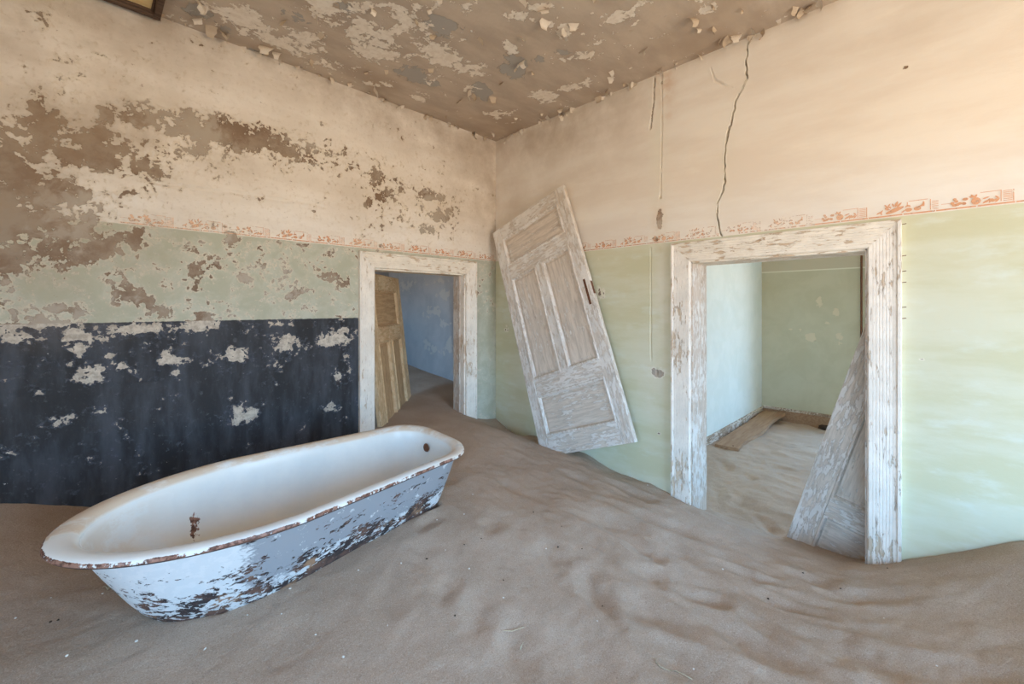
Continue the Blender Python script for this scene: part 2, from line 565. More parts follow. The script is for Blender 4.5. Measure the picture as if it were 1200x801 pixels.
def grid_wall(name, us, vs, holes, thick, to3, fields, mat, back=None, disp=None):
    """front surface as a fine grid, plus plain back and reveals; to3(u,v,t) maps to space, t>0 goes into the wall"""
    U, W = np.meshgrid(us, vs, indexing='ij')
    nu, nv = len(us), len(vs)
    t = disp(U, W) if disp else np.zeros_like(U)
    P = to3(U.ravel(), W.ravel(), t.ravel())
    cu, cv = (us[1:] + us[:-1]) / 2, (vs[1:] + vs[:-1]) / 2
    keep = np.ones((nu - 1, nv - 1), bool)
    for (a, b, c, d) in holes:
        keep &= ~((cu[:, None] > a) & (cu[:, None] < b) & (cv[None] > c) & (cv[None] < d))
    ii, jj = np.nonzero(keep)
    i0 = ii * nv + jj
    Fc = np.c_[i0, i0 + nv, i0 + nv + 1, i0 + 1]
    V = [P]
    Fl = Fc.tolist()
    base = len(P)
    # back side and reveals
    bu = sorted({us[0], us[-1]} | {h[0] for h in holes} | {h[1] for h in holes})
    bv = sorted({vs[0], vs[-1]} | {h[2] for h in holes} | {h[3] for h in holes})
    extra = []

    def quad(q):
        extra.extend(q)
        k = base + len(extra) - 4
        Fl.append([k, k + 1, k + 2, k + 3])
    for i in range(len(bu) - 1):
        for j in range(len(bv) - 1):
            mu, mv = (bu[i] + bu[i + 1]) / 2, (bv[j] + bv[j + 1]) / 2
            if any(h[0] < mu < h[1] and h[2] < mv < h[3] for h in holes): continue
            quad([(bu[i], bv[j], thick), (bu[i], bv[j + 1], thick), (bu[i + 1], bv[j + 1], thick), (bu[i + 1], bv[j], thick)])
    for (a, b, c, d) in list(holes) + [(us[0], us[-1], vs[0], vs[-1])]:
        for p, q in (((a, c), (a, d)), ((a, d), (b, d)), ((b, d), (b, c)), ((b, c), (a, c))):
            quad([(*p, 0), (*q, 0), (*q, thick), (*p, thick)])
    E = np.array(extra, float)
    V.append(to3(E[:, 0], E[:, 1], E[:, 2]))
    V = np.concatenate(V)
    px, py = proj(P)
    at = {}
    for k, fn in fields.items():
        a = np.zeros(len(V))
        a[:len(P)] = fn(U.ravel(), W.ravel(), px, py)
        at[k] = a
    o = mesh_obj(name, V, Fl, mat, attrs=at, smooth=True)
    o['kind'] = 'structure'
    return o


def blobs(px, py, L, base=0.0):
    """soft worn spots given as (x, y, rx, ry, turn in degrees, strength) on the photographed wall"""
    f = np.full_like(px, base)
    for e in L:
        x, y, rx, ry, an, st = e
        c, s = math.cos(math.radians(an)), math.sin(math.radians(an))
        dx, dy = px - x, py - y
        q = np.sqrt(((c * dx + s * dy) / rx) ** 2 + ((-s * dx + c * dy) / ry) ** 2)
        f = np.maximum(f, st * np.clip(1.05 - 0.55 * q, -1, 0.95))
    return f


def line_dist(U, W, pts):
    d = np.full(U.shape, 9.0)
    pts = np.array(pts)
    for p, q in zip(pts[:-1], pts[1:]):
        e = q - p
        t = np.clip(((U - p[0]) * e[0] + (W - p[1]) * e[1]) / (e @ e), 0, 1)
        d = np.minimum(d, np.hypot(U - p[0] - t * e[0], W - p[1] - t * e[1]))
    return d


# ------------------------------------------------------------------ main room shell
D1 = (-1.359, -0.408, FLOOR, 1.967)        # doorway in the left wall  (x0, x1, z0, z1)
D2 = (-3.026, -2.058, FLOOR, 1.967)        # doorway in the right wall (y0, y1, z0, z1)
LT, RT = 0.15, 0.23                        # wall thicknesses

PEEL_L = [
    (262, 158, 118, 17, 11, .95), (170, 140, 60, 12, 12, .8), (340, 178, 38, 10, 14, .9), (50, 145, 26, 30, 0, .95), (100, 182, 60, 15, 10, .95),
    (175, 195, 22, 13, 20, .85), (20, 205, 50, 50, 0, .9), (120, 170, 70, 16, 12, .9), (70, 225, 50, 22, 0, .75), (15, 262, 40, 40, 0, .95), (70, 290, 60, 24, -10, .8), (8, 175, 18, 22, 0, .9), (30, 250, 60, 42, 10, .82), (90, 265, 40, 30, 0, .75), (150, 230, 30, 14, 0, .45),
    (125, 290, 45, 13, -20, .85), (160, 280, 14, 18, 0, .8), (60, 310, 70, 24, 0, .55), (10, 300, 25, 30, 0, .8), (85, 365, 40, 10, 10, .6), (35, 372, 30, 8, 0, .6),
    (172, 355, 34, 12, 35, .9), (233, 322, 11, 20, 0, .75), (255, 312, 18, 6, 0, .6), (275, 281, 14, 8, 0, .8), (345, 345, 18, 8, -30, .7), (388, 325, 22, 8, 25, .75), (285, 325, 6, 10, 0, .7),
    (400, 330, 14, 10, 0, .6), (310, 310, 10, 6, 0, .5), (440, 205, 13, 11, 20, .8), (498, 228, 18, 8, 15, .85), (450, 232, 9, 9, 0, .8), (468, 224, 8, 7, 0, .7), (520, 253, 18, 9, -20, .85), (505, 268, 14, 6, 0, .75), (430, 236, 6, 10, 0, .7),
    (300, 362, 8, 6, 0, .5), (80, 150, 90, 45, 12, .42), (60, 330, 110, 45, 0, .40), (110, 235, 60, 40, 0, .42), (215, 178, 90, 22, 12, .45), (470, 235, 70, 40, 10, .34), (320, 330, 90, 35, 0, .33), (220, 410, 200, 30, 0, .30), (240, 368, 20, 5, 0, .5),
    # pale losses in the dark dado
    (28, 395, 30, 10, -5, .85), (95, 393, 26, 14, 0, .9), (92, 408, 12, 10, 0, .8), (165, 385, 44, 8, -6, .85), (235, 382, 28, 8, 0, .85), (60, 380, 70, 5, 0, .75),
    (338, 402, 18, 9, -15, .85), (395, 398, 20, 9, -10, .9), (330, 379, 18, 5, 0, .7), (108, 437, 17, 14, -35, .85), (140, 427, 20, 6, 15, .8), (130, 418, 8, 6, 0, .8), (208, 422, 22, 5, -5, .85), (207, 437, 8, 7, 0, .75),
    (278, 415, 12, 7, 0, .8), (282, 485, 18, 9, -20, .85), (40, 459, 12, 5, 0, .7), (388, 478, 10, 5, 0, .7), (75, 490, 12, 10, 0, .55), (112, 482, 12, 6, 0, .6), (405, 410, 10, 20, 0, .55), (395, 440, 6, 8, 0, .5),
]


def left_peel(u, v, px, py):
    f = blobs(px, py, PEEL_L, -0.15)
    near = sstep(520, 0, px)                       # the far end of the wall is the more ruined one
    g = np.where((v < 2.12) & (v > 1.56), 0.20, 0.02)
    g = np.where(v < 1.56, 0.0, g) + 0.10 * near
    # damage follows the dado's top edge
    g = np.maximum(g, 0.34 * np.exp(-((v - 1.535) / 0.022) ** 2) * (0.4 + near))
    return np.where(px < -150, 0.25, np.maximum(f, g))


def left_dirt_shade(u, v, px, py):  # ceiling, corner and patch dirt, plus shade painted in towards the upper left
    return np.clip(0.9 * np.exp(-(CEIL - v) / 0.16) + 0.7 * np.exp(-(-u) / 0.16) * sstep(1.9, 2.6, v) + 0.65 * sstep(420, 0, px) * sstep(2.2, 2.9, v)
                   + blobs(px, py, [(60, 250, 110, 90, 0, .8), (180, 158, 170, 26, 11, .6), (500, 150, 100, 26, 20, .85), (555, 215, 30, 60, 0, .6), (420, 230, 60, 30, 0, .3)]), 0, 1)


crack_l = [on_left(x, y) for x, y in ((175, 212), (230, 222), (285, 227), (300, 229), (330, 235), (350, 236), (368, 238), (380, 243))]
crack_d = [on_left(x, y) for x, y in ((5, 466), (60, 462), (110, 458), (170, 450), (230, 442), (290, 436), (340, 432), (370, 430))]
lines_u = axis_lines(WX, 0.0, 0.022, D1[:2], [(-3.35, -1.5, 0.013)])
lines_v = axis_lines(FLOOR, WTOP, 0.022, (D1[3],), [(1.35, 2.75, 0.013)])


def left_disp(U, W):
    t = (fbm(U * 1.5, W * 1.5, 5, 3) - 0.5) * -0.012
    for L, w, dp in ((crack_l, 0.009, 0.014), (crack_d, 0.008, 0.007)):
        d = line_dist(U, W, L)
        wv = w * (0.5 + fbm(U * 22, W * 22, 8, 2))
        t = t + dp * np.clip(1 - d / wv, 0, 1) - 0.0014 * np.exp(-((d - w * 1.5) / (w * .6)) ** 2)
    e = np.minimum.reduce([sstep(0, .03, -U), sstep(0, .03, CEIL - W)])
    return t * e


wall_left = grid_wall('wall_left', lines_u, lines_v, [D1], LT, lambda u, v, t: np.c_[u, t, v],
                      dict(peel=left_peel, dirt_shade=left_dirt_shade), M['wl'], disp=left_disp)

# right wall
crack_r = [on_right(x, y) for x, y in ((885, 36), (876, 52), (874, 75), (876, 92), (868, 108), (862, 118), (858, 140), (853, 155), (849, 190), (850, 213), (842, 235), (840, 252), (843, 268), (846, 276))]
def jag(L, seed, amp, n=9):
    r = random.Random(seed)
    out = [L[0]]
    for p, q in zip(L[:-1], L[1:]):
        for i in range(1, n):
            t = i / n
            out.append((p[0] + (q[0] - p[0]) * t + r.uniform(-amp, amp), p[1] + (q[1] - p[1]) * t))
        out.append(q)
    return out


crack_r = jag(crack_r, 3, .006, 5)
crack_b = [on_right(x, y) for x, y in ((833, 80), (838, 94), (848, 99), (862, 104))]
slot_a = [on_right(x, y) for x, y in ((767, 92), (766, 120), (762, 150))]
slot_b = [on_right(x, y) for x, y in ((776, 84), (775.5, 160), (774.5, 232))]
slot_c = [on_right(x, y) for x, y in ((763, 290), (763, 420))]
hole_c = [on_right(770, 437), on_right(774, 231), on_right(769, 281)]
yr = axis_lines(NY, 0.0, 0.022, D2[:2], [(-2.52, -2.18, 0.003), (-1.90, -1.72, 0.004)])
zr = axis_lines(FLOOR, WTOP, 0.020, (D2[3],), [(2.10, 3.38, 0.008)])

PEEL_R = [
    (771, 437, 7, 5, 0, .9), (766, 433, 4, 2, 0, .7), (773, 258, 3.5, 16, 0, .9), (775, 95, 4, 10, 0, .6), (769, 280, 5, 4, 0, .9), (774, 252, 5, 5, 0, .75),
    (1080, 421, 5, 2, 0, .85), (1060, 79, 6, 3, -25, .75), (702, 345, 7, 8, 0, .45), (594, 385, 4, 6, 0, .5), (760, 238, 2, 6, 0, .5), (770, 432, 12, 10, 0, .35),
    (572, 385, 5, 5, 0, .6), (664, 350, 3, 4, 0, .3), (775, 110, 3, 22, 0, .45), (1142, 290, 5, 6, 0, .25), (940, 60, 30, 8, -20, -.1), (772, 508, 3, 2, 0, .7),
]


def right_dirt(u, v, px, py):
    return np.clip(blobs(px, py, [(650, 160, 80, 28, -24, .9), (720, 140, 50, 30, -24, .6), (600, 235, 26, 60, 0, .5), (690, 200, 80, 30, -18, .35), (860, 30, 60, 14, -20, .3), (1050, 40, 120, 16, -20, .25)])
                   + 0.6 * np.exp(-(CEIL - v) / 0.10), 0, 1)


def right_disp(U, W):
    t = (fbm(U * 1.3 + 7, W * 1.3, 15, 3) - 0.5) * -0.010
    for L, w, dp in ((crack_r, 0.0034, 0.04), (crack_b, 0.004, 0.012), (slot_a, 0.006, 0.025), (slot_b, 0.004, 0.016), (slot_c, 0.004, 0.005)):
        d = line_dist(U, W, L)
        wv = w * np.maximum(2.6 * fbm(U * 3, W * 18, 8, 2) - .55, .08)
        t = t + dp * np.clip(1.6 - d / wv, 0, 1) - 0.0015 * np.exp(-((d - w * 2.6) / (w * .9)) ** 2)
    for c, r in zip(hole_c, (0.016, 0.012, 0.012)):
        d = np.hypot(U - c[0], W - c[1])
        t = t + 0.03 * sstep(r, r * 0.5, d)
    e = np.minimum.reduce([sstep(0, .03, -U), sstep(0, .02, CEIL - W)])
    return t * e


wall_right = grid_wall('wall_right', yr, zr, [D2], RT, lambda u, v, t: np.c_[t, u, v], dict(
    peel=lambda u, v, px, py: np.maximum(np.maximum(blobs(px, py, PEEL_R, -0.25), -0.1), 1.5 * np.exp(-(np.minimum(line_dist(u, v, crack_r), line_dist(u, v, slot_a)) / .0052) ** 2)),
    dirt_shade=right_dirt,
    rust=lambda u, v, px, py: np.clip(blobs(px, py, [(777, 98, 9, 18, 0, .8), (772, 265, 6, 20, 0, .4), (780, 135, 5, 4, 0, .4)]), 0, 1),
    wash=lambda u, v, px, py: np.clip(blobs(px, py, [(771, 180, 8, 110, 0, .9), (776, 330, 9, 60, 0, .8), (770, 440, 16, 40, 0, .5), (850, 190, 14, 70, 4, .3)]) + .9 * np.exp(-(line_dist(u, v, crack_r) / .012) ** 2), 0, 1)),
    M['wr'], disp=right_disp)

# walls behind the camera, with the window openings that light the room
W1 = (-5.2, -3.1, 0.5, 2.5)
W2 = (-2.5, -0.4, 0.6, 2.6)
wall_window = grid_wall('wall_window_side', np.array([NY, W1[0], W1[1], 0.0]), np.array([FLOOR, W1[2], W1[3], WTOP]), [W1], 0.30,
                        lambda u, v, t: np.c_[WX - t, u, v], dict(), M['plain'])
wall_near = grid_wall('wall_near', np.array([WX, W2[0], W2[1], 0.0]), np.array([FLOOR, W2[2], W2[3], WTOP]), [W2], 0.30,
                      lambda u, v, t: np.c_[u, NY - t, v], dict(), M['plain'])

# ceiling
PALE_C = [(285, 25, 45, 16, 25, .9), (325, 48, 30, 9, 25, .85), (245, 12, 20, 8, 20, .6), (425, 35, 34, 16, 20, .95), (470, 22, 34, 14, 20, .8), (440, 60, 30, 14, 15, .9), (520, 66, 36, 10, 22, .95), (420, 8, 28, 8, 0, .9), (490, 112, 14, 6, 15, .85), (440, 98, 18, 5, 12, .8), (520, 8, 60, 8, 0, .6),
          (612, 20, 20, 6, 8, .95), (595, 56, 14, 6, 10, .95), (660, 36, 16, 8, 0, .85), (695, 51, 9, 4, 0, .9), (735, 18, 30, 10, -20, .85), (766, 45, 9, 3, -20, .8), (640, 112, 16, 8, 0, .75), (680, 98, 26, 5, -15, .8), (585, 132, 16, 6, -10, .75), (680, 66, 30, 5, -8, .7),
          (380, 12, 34, 14, 20, .8), (365, 45, 30, 10, 22, .7), (832, 10, 12, 8, -20, .8), (380, 75, 30, 10, 20, .6), (550, 75, 20, 6, 10, .6), (630, 8, 14, 6, 0, .8), (700, 130, 22, 6, -20, .6), (545, 105, 10, 5, 0, .6), (480, 40, 40, 20, 20, .6)]
GREY_C = [(520, 30, 22, 11, 10, .95), (602, 80, 15, 14, 0, .95), (565, 106, 16, 9, 25, .9), (488, 88, 24, 9, 20, .85), (633, 69, 7, 5, 0, .9), (410, 10, 40, 12, 20, .6), (270, 40, 20, 8, 25, .7), (230, 10, 26, 12, 20, .6), (660, 60, 12, 6, 0, .6), (350, 20, 30, 8, 20, .6), (300, 62, 18, 5, 20, .6)]
gx = np.arange(WX, 0.0001, 0.04)
gy = np.arange(NY, 0.0001, 0.04)
U, W = np.meshgrid(gx, gy, indexing='ij')
zc = CEIL + 0.004 + (fbm(U * 1.4, W * 1.4, 21, 3) - 0.5) * 0.012
V = np.c_[U.ravel(), W.ravel(), zc.ravel()]
nv = len(gy)
Fc = [(i * nv + j, i * nv + j + 1, (i + 1) * nv + j + 1, (i + 1) * nv + j) for i in range(len(gx) - 1) for j in range(nv - 1)]
k = len(V)
V = np.r_[V, [(WX - .3, NY - .3, CEIL + .12), (0.3, NY - .3, CEIL + .12), (0.3, .3, CEIL + .12), (WX - .3, .3, CEIL + .12)]]
Fc.append((k, k + 1, k + 2, k + 3))
px, py = proj(V)
py = np.where((V[:, 0] + V[:, 1] - CAMX - CAMY) < 0.1, -999, py)
ceiling = mesh_obj('ceiling', V, Fc, M['ceil'], attrs=dict(peel=np.maximum(blobs(px, py, PALE_C, -0.2), 0.10), grey=np.maximum(blobs(px, py, GREY_C, -.2), 0.02)), smooth=True)
ceiling['kind'] = 'structure'

# ------------------------------------------------------------------ rooms behind the doorways
BX, BYL, BYR = 3.83, -1.48, -4.6           # back wall, left wall, right wall of the room behind the right doorway
SPOT_B = [(960, 352, 5, 7, 0, .9), (980, 366, 5, 6, 0, .9), (970, 378, 5, 3, 0, .85), (950, 395, 6, 6, 0, .85), (983, 395, 5, 10, 0, .85), (926, 386, 4, 2, 0, .9), (938, 387, 4, 2, 0, .9), (895, 400, 2, 5, 0, .7), (897, 440, 2, 4, 0, .7), (1000, 383, 4, 4, 0, .6), (990, 420, 8, 5, 0, .4)]
W3 = (-4.4, -2.75, 0.4, 2.8)
ub = axis_lines(BYR, BYL, 0.03, W3[:2])
vb = axis_lines(FLOOR, CEIL, 0.03, W3[2:])
grid_wall('wall_far_room_back', ub, vb, [W3], 0.4, lambda u, v, t: np.c_[BX + t, u, v],
          dict(peel=lambda u, v, px, py: np.maximum(blobs(px, py, SPOT_B, -.2), -.05)), M['backgreen'])
uu = axis_lines(RT, BX + .4, 0.05)
vv = axis_lines(FLOOR, CEIL, 0.05)
grid_wall('wall_far_room_left', uu, vv, [], 0.15, lambda u, v, t: np.c_[u, BYL + t, v],
          dict(peel=lambda u, v, px, py: px * 0 - .05), M['backpale'])
grid_wall('wall_far_room_right', np.array([RT, BX + .4]), np.array([FLOOR, CEIL]), [], 0.15, lambda u, v, t: np.c_[u, BYR - t, v], dict(), M['backpale'])
tag(box('ceiling_far_room', (0.0, BYR - .15, CEIL + .002), (BX + .4, BYL + .15, CEIL + .12), M['plain']), kind='structure')
BLX, BLY = -3.2, 2.3                       # extents of the blue room behind the left doorway
SPOT_L = [(505, 365, 14, 9, 0, .7), (520, 345, 12, 8, 0, .7), (498, 400, 10, 6, 0, .6), (525, 405, 7, 12, 0, .75), (520, 380, 8, 5, 0, .8), (507, 408, 12, 8, 0, .7), (480, 335, 20, 12, 0, .6), (515, 330, 25, 8, 0, .6)]
grid_wall('wall_blue_room_right', axis_lines(LT, BLY, 0.04), axis_lines(FLOOR, CEIL, 0.04), [], 0.2, lambda u, v, t: np.c_[t + .012, u, v],
          dict(peel=lambda u, v, px, py: np.maximum(blobs(px, py, SPOT_L, -.2), 0.1)), M['blue'])
grid_wall('wall_blue_room_back', np.array([BLX, .2]), np.array([FLOOR, CEIL]), [], 0.2, lambda u, v, t: np.c_[u, BLY + t, v], dict(), M['blue'])
W_FILL = (1.05, 1.9, 1.4, 2.4)  # added opening, out of view, put in to brighten the dim blue room
grid_wall('wall_blue_room_left', np.array([LT, W_FILL[0], W_FILL[1], BLY]), np.array([FLOOR, W_FILL[2], W_FILL[3], CEIL]), [W_FILL], 0.2, lambda u, v, t: np.c_[BLX - t, u, v], dict(), M['blue'])
tag(box('ceiling_blue_room', (BLX - .2, LT, CEIL + .002), (.2, BLY + .2, CEIL + .12), M['plain']), kind='structure')
tag(box('floor', (WX - .3, NY - .3, FLOOR - .1), (BX + .4, BLY + .2, FLOOR), M['plank']), kind='structure')


# ------------------------------------------------------------------ door frames
def casing(name, parent, to3, u0, u1, ztop, zbot, w, mats, side):
    prof = [(0, -0.005), (0, .020), (.007, .026)]
    x = .020
    while x < w - .03:
        prof += [(x, .026), (x + .002, .0242), (x + .004, .026)]
        x += .0135
    prof += [(w - .020, .026), (w - .014, .033), (w - .002, .033), (w, .028), (w, -0.005)]
    n = len(prof)

    def build(nm, ends, mt):
        V = np.array([e for e in ends(0)] + [e for e in ends(1)], float)
        Fc = [(i, i + 1, n + i + 1, n + i) for i in range(n - 1)]
        Fc += [tuple(range(n - 1, -1, -1)), tuple(range(n, 2 * n))]
        mesh_obj(nm, to3(V[:, 0], V[:, 1], -V[:, 2]), Fc, mt, parent)
    build(name, lambda e: [(u0 - p, ztop + p if e else zbot, t) for p, t in prof], mats[0])
    build(name, lambda e: [(u1 + p, ztop + p if e else zbot, t) for p, t in prof], mats[0])
    build('head_casing', lambda e: [(u1 + p if e else u0 - p, ztop + p, t - .0006) for p, t in prof], mats[1])


door_1 = tag(empty('door_1'), kind='structure')
casing('side_casing', door_1, lambda u, v, t: np.c_[u, t, v], D1[0], D1[1], D1[3], FLOOR, .13, (M['fv'], M['fx']), 1)
box('jamb', (D1[0] - .012, .0, FLOOR), (D1[0] + .012, LT + .02, D1[3]), M['jamb'], door_1, .002)
box('jamb', (D1[1] - .012, .0, FLOOR), (D1[1] + .012, LT + .02, D1[3]), M['fv'], door_1, .002)
box('head_jamb', (D1[0], .0, D1[3] - .012), (D1[1], LT + .02, D1[3] + .012), M['fx'], door_1, .002)
box('door_stop', (D1[1] - .024, .06, FLOOR), (D1[1] - .012, LT + .01, D1[3] - .012), M['jamb'], door_1, .002)
door_2 = tag(empty('door_2'), kind='structure')
casing('side_casing', door_2, lambda u, v, t: np.c_[t, u, v], D2[0], D2[1], D2[3], FLOOR, .138, (M['fv'], M['fy']), 1)
box('jamb', (.0, D2[0] - .012, FLOOR), (RT + .02, D2[0] + .012, D2[3]), M['jamb'], door_2, .002)
box('jamb', (.0, D2[1] - .012, FLOOR), (RT + .02, D2[1] + .012, D2[3]), M['jamb'], door_2, .002)
box('head_jamb', (.0, D2[0], D2[3] - .012), (RT + .02, D2[1], D2[3] + .012), M['fy'], door_2, .002)
for yy in (263, 300, 318, 331, 360, 373):
    u, v = on_right(1058, yy)
    VV, FF = tube([(-.01, -3.166, v), (-.012, -3.182, v + .002)], .002, 5)
    mesh_obj('nail', VV, FF, M['rust'], door_2)


# ------------------------------------------------------------------ sand
def tub_frame():
    x0, y0, yaw = -3.1168, -1.2993, 0.1113
    gxx, gyy = -0.0269, 0.0987
    z0 = 0.87 + gxx * (x0 + 2.27) + gyy * (y0 + 1.2)
    c, s = math.cos(yaw), math.sin(yaw)
    es = Vector((c, s, gxx * c + gyy * s)).normalized()
    ew = Vector((-s, c, -gxx * s + gyy * c))
    ew = (ew - es * ew.dot(es)).normalized()
    eh = es.cross(ew)
    m = Matrix((es, ew, eh)).transposed().to_4x4()
    m.translation = Vector((x0, y0, z0))
    return m


TUB = tub_frame()
TH = 0.42                                   # depth of the tub below its rim
CTRL = [  # x, y, height of the sand
    (-3.32, 0, .67), (-4.2, 0, .66), (-3.29, -.36, .585), (-3.15, 0, .604), (-2.96, 0, .535), (-2.6, -.05, .49), (-1.7, -.05, .53), (-2.5, -.5, .48), (-1.5, -.5, .53), (-1.36, 0, .60), (-.9, 0, .60), (-.41, .0, .585), (-.41, .14, .615), (-.267, 0, .53),
    (0, 0, .476), (0, -.206, .395), (0, -.536, .415), (-.12, -.36, .385), (-.27, -.42, .492), (-.33, -.175, .535), (-.30, -.72, .468), (-.16, -.80, .42), (0, -.8, .40), (0, -1.154, .389), (0, -1.449, .316), (0, -1.746, .300), (0, -1.92, .268), (0, -2.05, .246),
    (.229, -2.06, .14), (.1, -2.55, .16), (0, -2.6, .20), (0, -3.09, .272), (0, -3.165, .325), (0, -3.39, .463), (0, -3.58, .589), (0, -4.2, .70), (.23, -3.0, .14),
    (-.98, -.68, .525), (-.92, -1.19, .455), (-.76, -1.79, .375), (-.22, -1.3, .40), (-.2, -1.8, .315), (-.36, -2.63, .265), (-.56, -3.03, .30), (-1.0, -3.5, .44), (-.4, -3.5, .47), (-1.51, -2.66, .345), (-1.95, -2.26, .385), (-1.2, -2.2, .355), (-1.5, -1.75, .43),
    (-2.37, -1.79, .46), (-2.8, -1.45, .492), (-2.2, -1.45, .50), (-1.65, -1.3, .505), (-3.2, -1.25, .52), (-3.3, -1.7, .50), (-2.8, -2.0, .46), (-4.5, -1.5, .55), (-3.0, -3.3, .42), (-2.0, -3.3, .40), (-4.5, -4.5, .45), (-1, -5, .55), (-2.5, -5.5, .5),
    (0, .68, .756), (0, 1.2, .81), (0, 1.71, .863), (-.6, .8, .665), (-1.2, .3, .61), (-1.5, 1.5, .78), (-3, 1.2, .75), (-.9, .35, .625),
    (1.0, -2.3, .125), (1.74, -1.48, .128), (2.5, -2.0, .11), (3.0, -1.48, .10), (3.83, -1.48, .06), (3.83, -3.5, .06), (2.0, -3.5, .12), (.6, -3.2, .12), (.6, -2.6, .125), (3, -4.5, .1), (.5, -4.5, .15),
]
CT = np.array(CTRL)


def _phi(r2):
    return np.where(r2 > 1e-12, 0.5 * r2 * np.log(np.maximum(r2, 1e-12)), 0)


_n = len(CT)
_A = np.zeros((_n + 3, _n + 3))
_d2 = ((CT[:, None, :2] - CT[None, :, :2]) ** 2).sum(2)
_A[:_n, :_n] = _phi(_d2) + np.eye(_n) * 0.002
_A[:_n, _n] = 1
_A[:_n, _n + 1:] = CT[:, :2]
_A[_n:, :_n] = _A[:_n, _n:].T
_c = np.linalg.solve(_A, np.r_[CT[:, 2], 0, 0, 0])


def sand_base(x, y):
    x, y = np.asarray(x, float), np.asarray(y, float)
    z = _c[_n] + _c[_n + 1] * x + _c[_n + 2] * y
    for k in range(_n):
        z = z + _c[k] * _phi((x - CT[k, 0]) ** 2 + (y - CT[k, 1]) ** 2)
    return z


def hit_sand(px, py):
    z = 0.4
    for _ in range(8):
        p = at_z(px, py, z)
        z = float(sand_base(p[0], p[1]))
    return p


DENTS = []
for (px_, py_, rl, rs, an, dp) in (
        (880, 752, .15, .07, 95, .030), (872, 672, .10, .035, 100, .022), (920, 708, .12, .035, 95, .022), (892, 736, .08, .03, 80, .018), (984, 756, .12, .05, 90, .025), (856, 652, .08, .05, 60, .016), (784, 615, .26, .07, 105, .035), (804, 648, .14, .05, 90, .02),
        (716, 612, .17, .09, 110, .030), (749, 640, .12, .06, 80, .026), (680, 560, .10, .06, 100, .022), (700, 692, .13, .06, 60, .022), (608, 756, .10, .06, 45, .016), (769, 720, .14, .06, 90, .02), (580, 612, .10, .05, 30, .014), (504, 612, .07, .04, 30, .014), (520, 688, .10, .05, 45, .014),
        (740, 575, .16, .05, 95, .02), (1010, 700, .14, .05, 120, .02), (950, 680, .09, .04, 90, .018), (1060, 780, .2, .06, 110, .02), (650, 650, .1, .06, 70, .012), (450, 700, .12, .05, 45, .010), (330, 760, .14, .08, 30, .010), (820, 790, .16, .07, 80, .022), (690, 770, .14, .07, 60, .016), (560, 720, .1, .06, 40, .012),
        (840, 575, .10, .05, 30, .015), (870, 590, .10, .05, 0, .015), (880, 560, .10, .05, 20, .015), (850, 545, .10, .05, 20, .02), (920, 560, .10, .05, 60, .015), (600, 570, .08, .05, 80, .012), (905, 620, .10, .05, 45, .018), (760, 675, .09, .05, 100, .018), (830, 705, .08, .045, 110, .016)):
    p = hit_sand(px_, py_)
    DENTS.append((p[0], p[1], rl, rs, math.radians(an), dp))


def sand_z(x, y):
    x, y = np.asarray(x, float), np.asarray(y, float)
    z = sand_base(x, y)
    xw = x + 0.09 * (fbm(x * 5, y * 5, 71, 3) - 0.5)
    yw = y + 0.09 * (fbm(x * 5 + 9, y * 5, 77, 3) - 0.5)
    for (dx, dy, rl, rs, an, dp) in DENTS:
        c, s = math.cos(an), math.sin(an)
        u = (c * (xw - dx) + s * (yw - dy)) / rl
        v = (-s * (xw - dx) + c * (yw - dy)) / rs
        q = u * u + v * v
        z = z - 0.95 * dp * np.exp(-q) * (1 + 0.5 * np.tanh(v)) + 0.22 * dp * np.exp(-(np.sqrt(q) - 1.7) ** 2 / 0.3)
    # wind ripples and trampled scallops, stronger towards the right doorway
    wx = x + 0.10 * (fbm(x * 2.2, y * 2.2, 31, 3) - 0.5)
    rough = np.clip(0.30 + 0.75 * sstep(-2.4, -0.8, x) * sstep(0.2, -1.2, y), 0, 1) + 0.35 * sstep(0.1, 0.5, x)
    n1 = fbm(wx * 6.0, y * 4.0 + x * 1.5, 41, 3)
    n2 = fbm(x * 13, y * 9, 47, 3)
    rid = 1 - np.abs(2 * fbm(wx * 4.2 + 3, y * 3.1 - 2, 53, 2) - 1)
    z = z + rough * (0.018 * (n1 - 0.5) + 0.013 * (n2 - 0.5) + 0.012 * (rid - 0.75))
    z = z + 0.004 * (fbm(x * 30, y * 30, 61, 2) - 0.5)
    # hollow under the tub so that its base sits in the sand
    s0 = TUB.translation
    cx_, cy_ = TUB[0][0], TUB[1][0]
    s = (x - s0.x) * cx_ + (y - s0.y) * cy_
    w = -(x - s0.x) * cy_ + (y - s0.y) * cx_
    ins = sstep(0.42, 0.50, s) * sstep(1.56, 1.48, s) * sstep(0.14, 0.09, np.abs(w))
    return z * (1 - ins) + np.minimum(z, 0.36) * ins


sx = axis_lines(WX, BX, 0.05, (), [(-3.9, 0.35, 0.010), (0.36, 2.6, 0.018)])
sy = axis_lines(NY, BLY, 0.05, (), [(-3.9, 0.25, 0.010), (0.26, 1.6, 0.02)])
U, W = np.meshgrid(sx, sy, indexing='ij')
Z = sand_z(U, W)
V = np.c_[U.ravel(), W.ravel(), Z.ravel()]
cu, cv = (sx[1:] + sx[:-1]) / 2, (sy[1:] + sy[:-1]) / 2
CU, CV = np.meshgrid(cu, cv, indexing='ij')
keep = ((CU < .12) & (CV < .08)) | ((CU < .05) & (CV > .0) & (CU > BLX)) | ((CU > 0.0) & (CV > BYR) & (CV < BYL))
ii, jj = np.nonzero(keep)
i0 = ii * len(sy) + jj
Fc = np.c_[i0, i0 + len(sy), i0 + len(sy) + 1, i0 + 1]
sand = mesh_obj('sand_drift', V, Fc.tolist(), M['sand'], smooth=True)
tag(sand, 'rippled brown desert sand drifted over the floor and through both doorways', 'sand', kind='stuff')


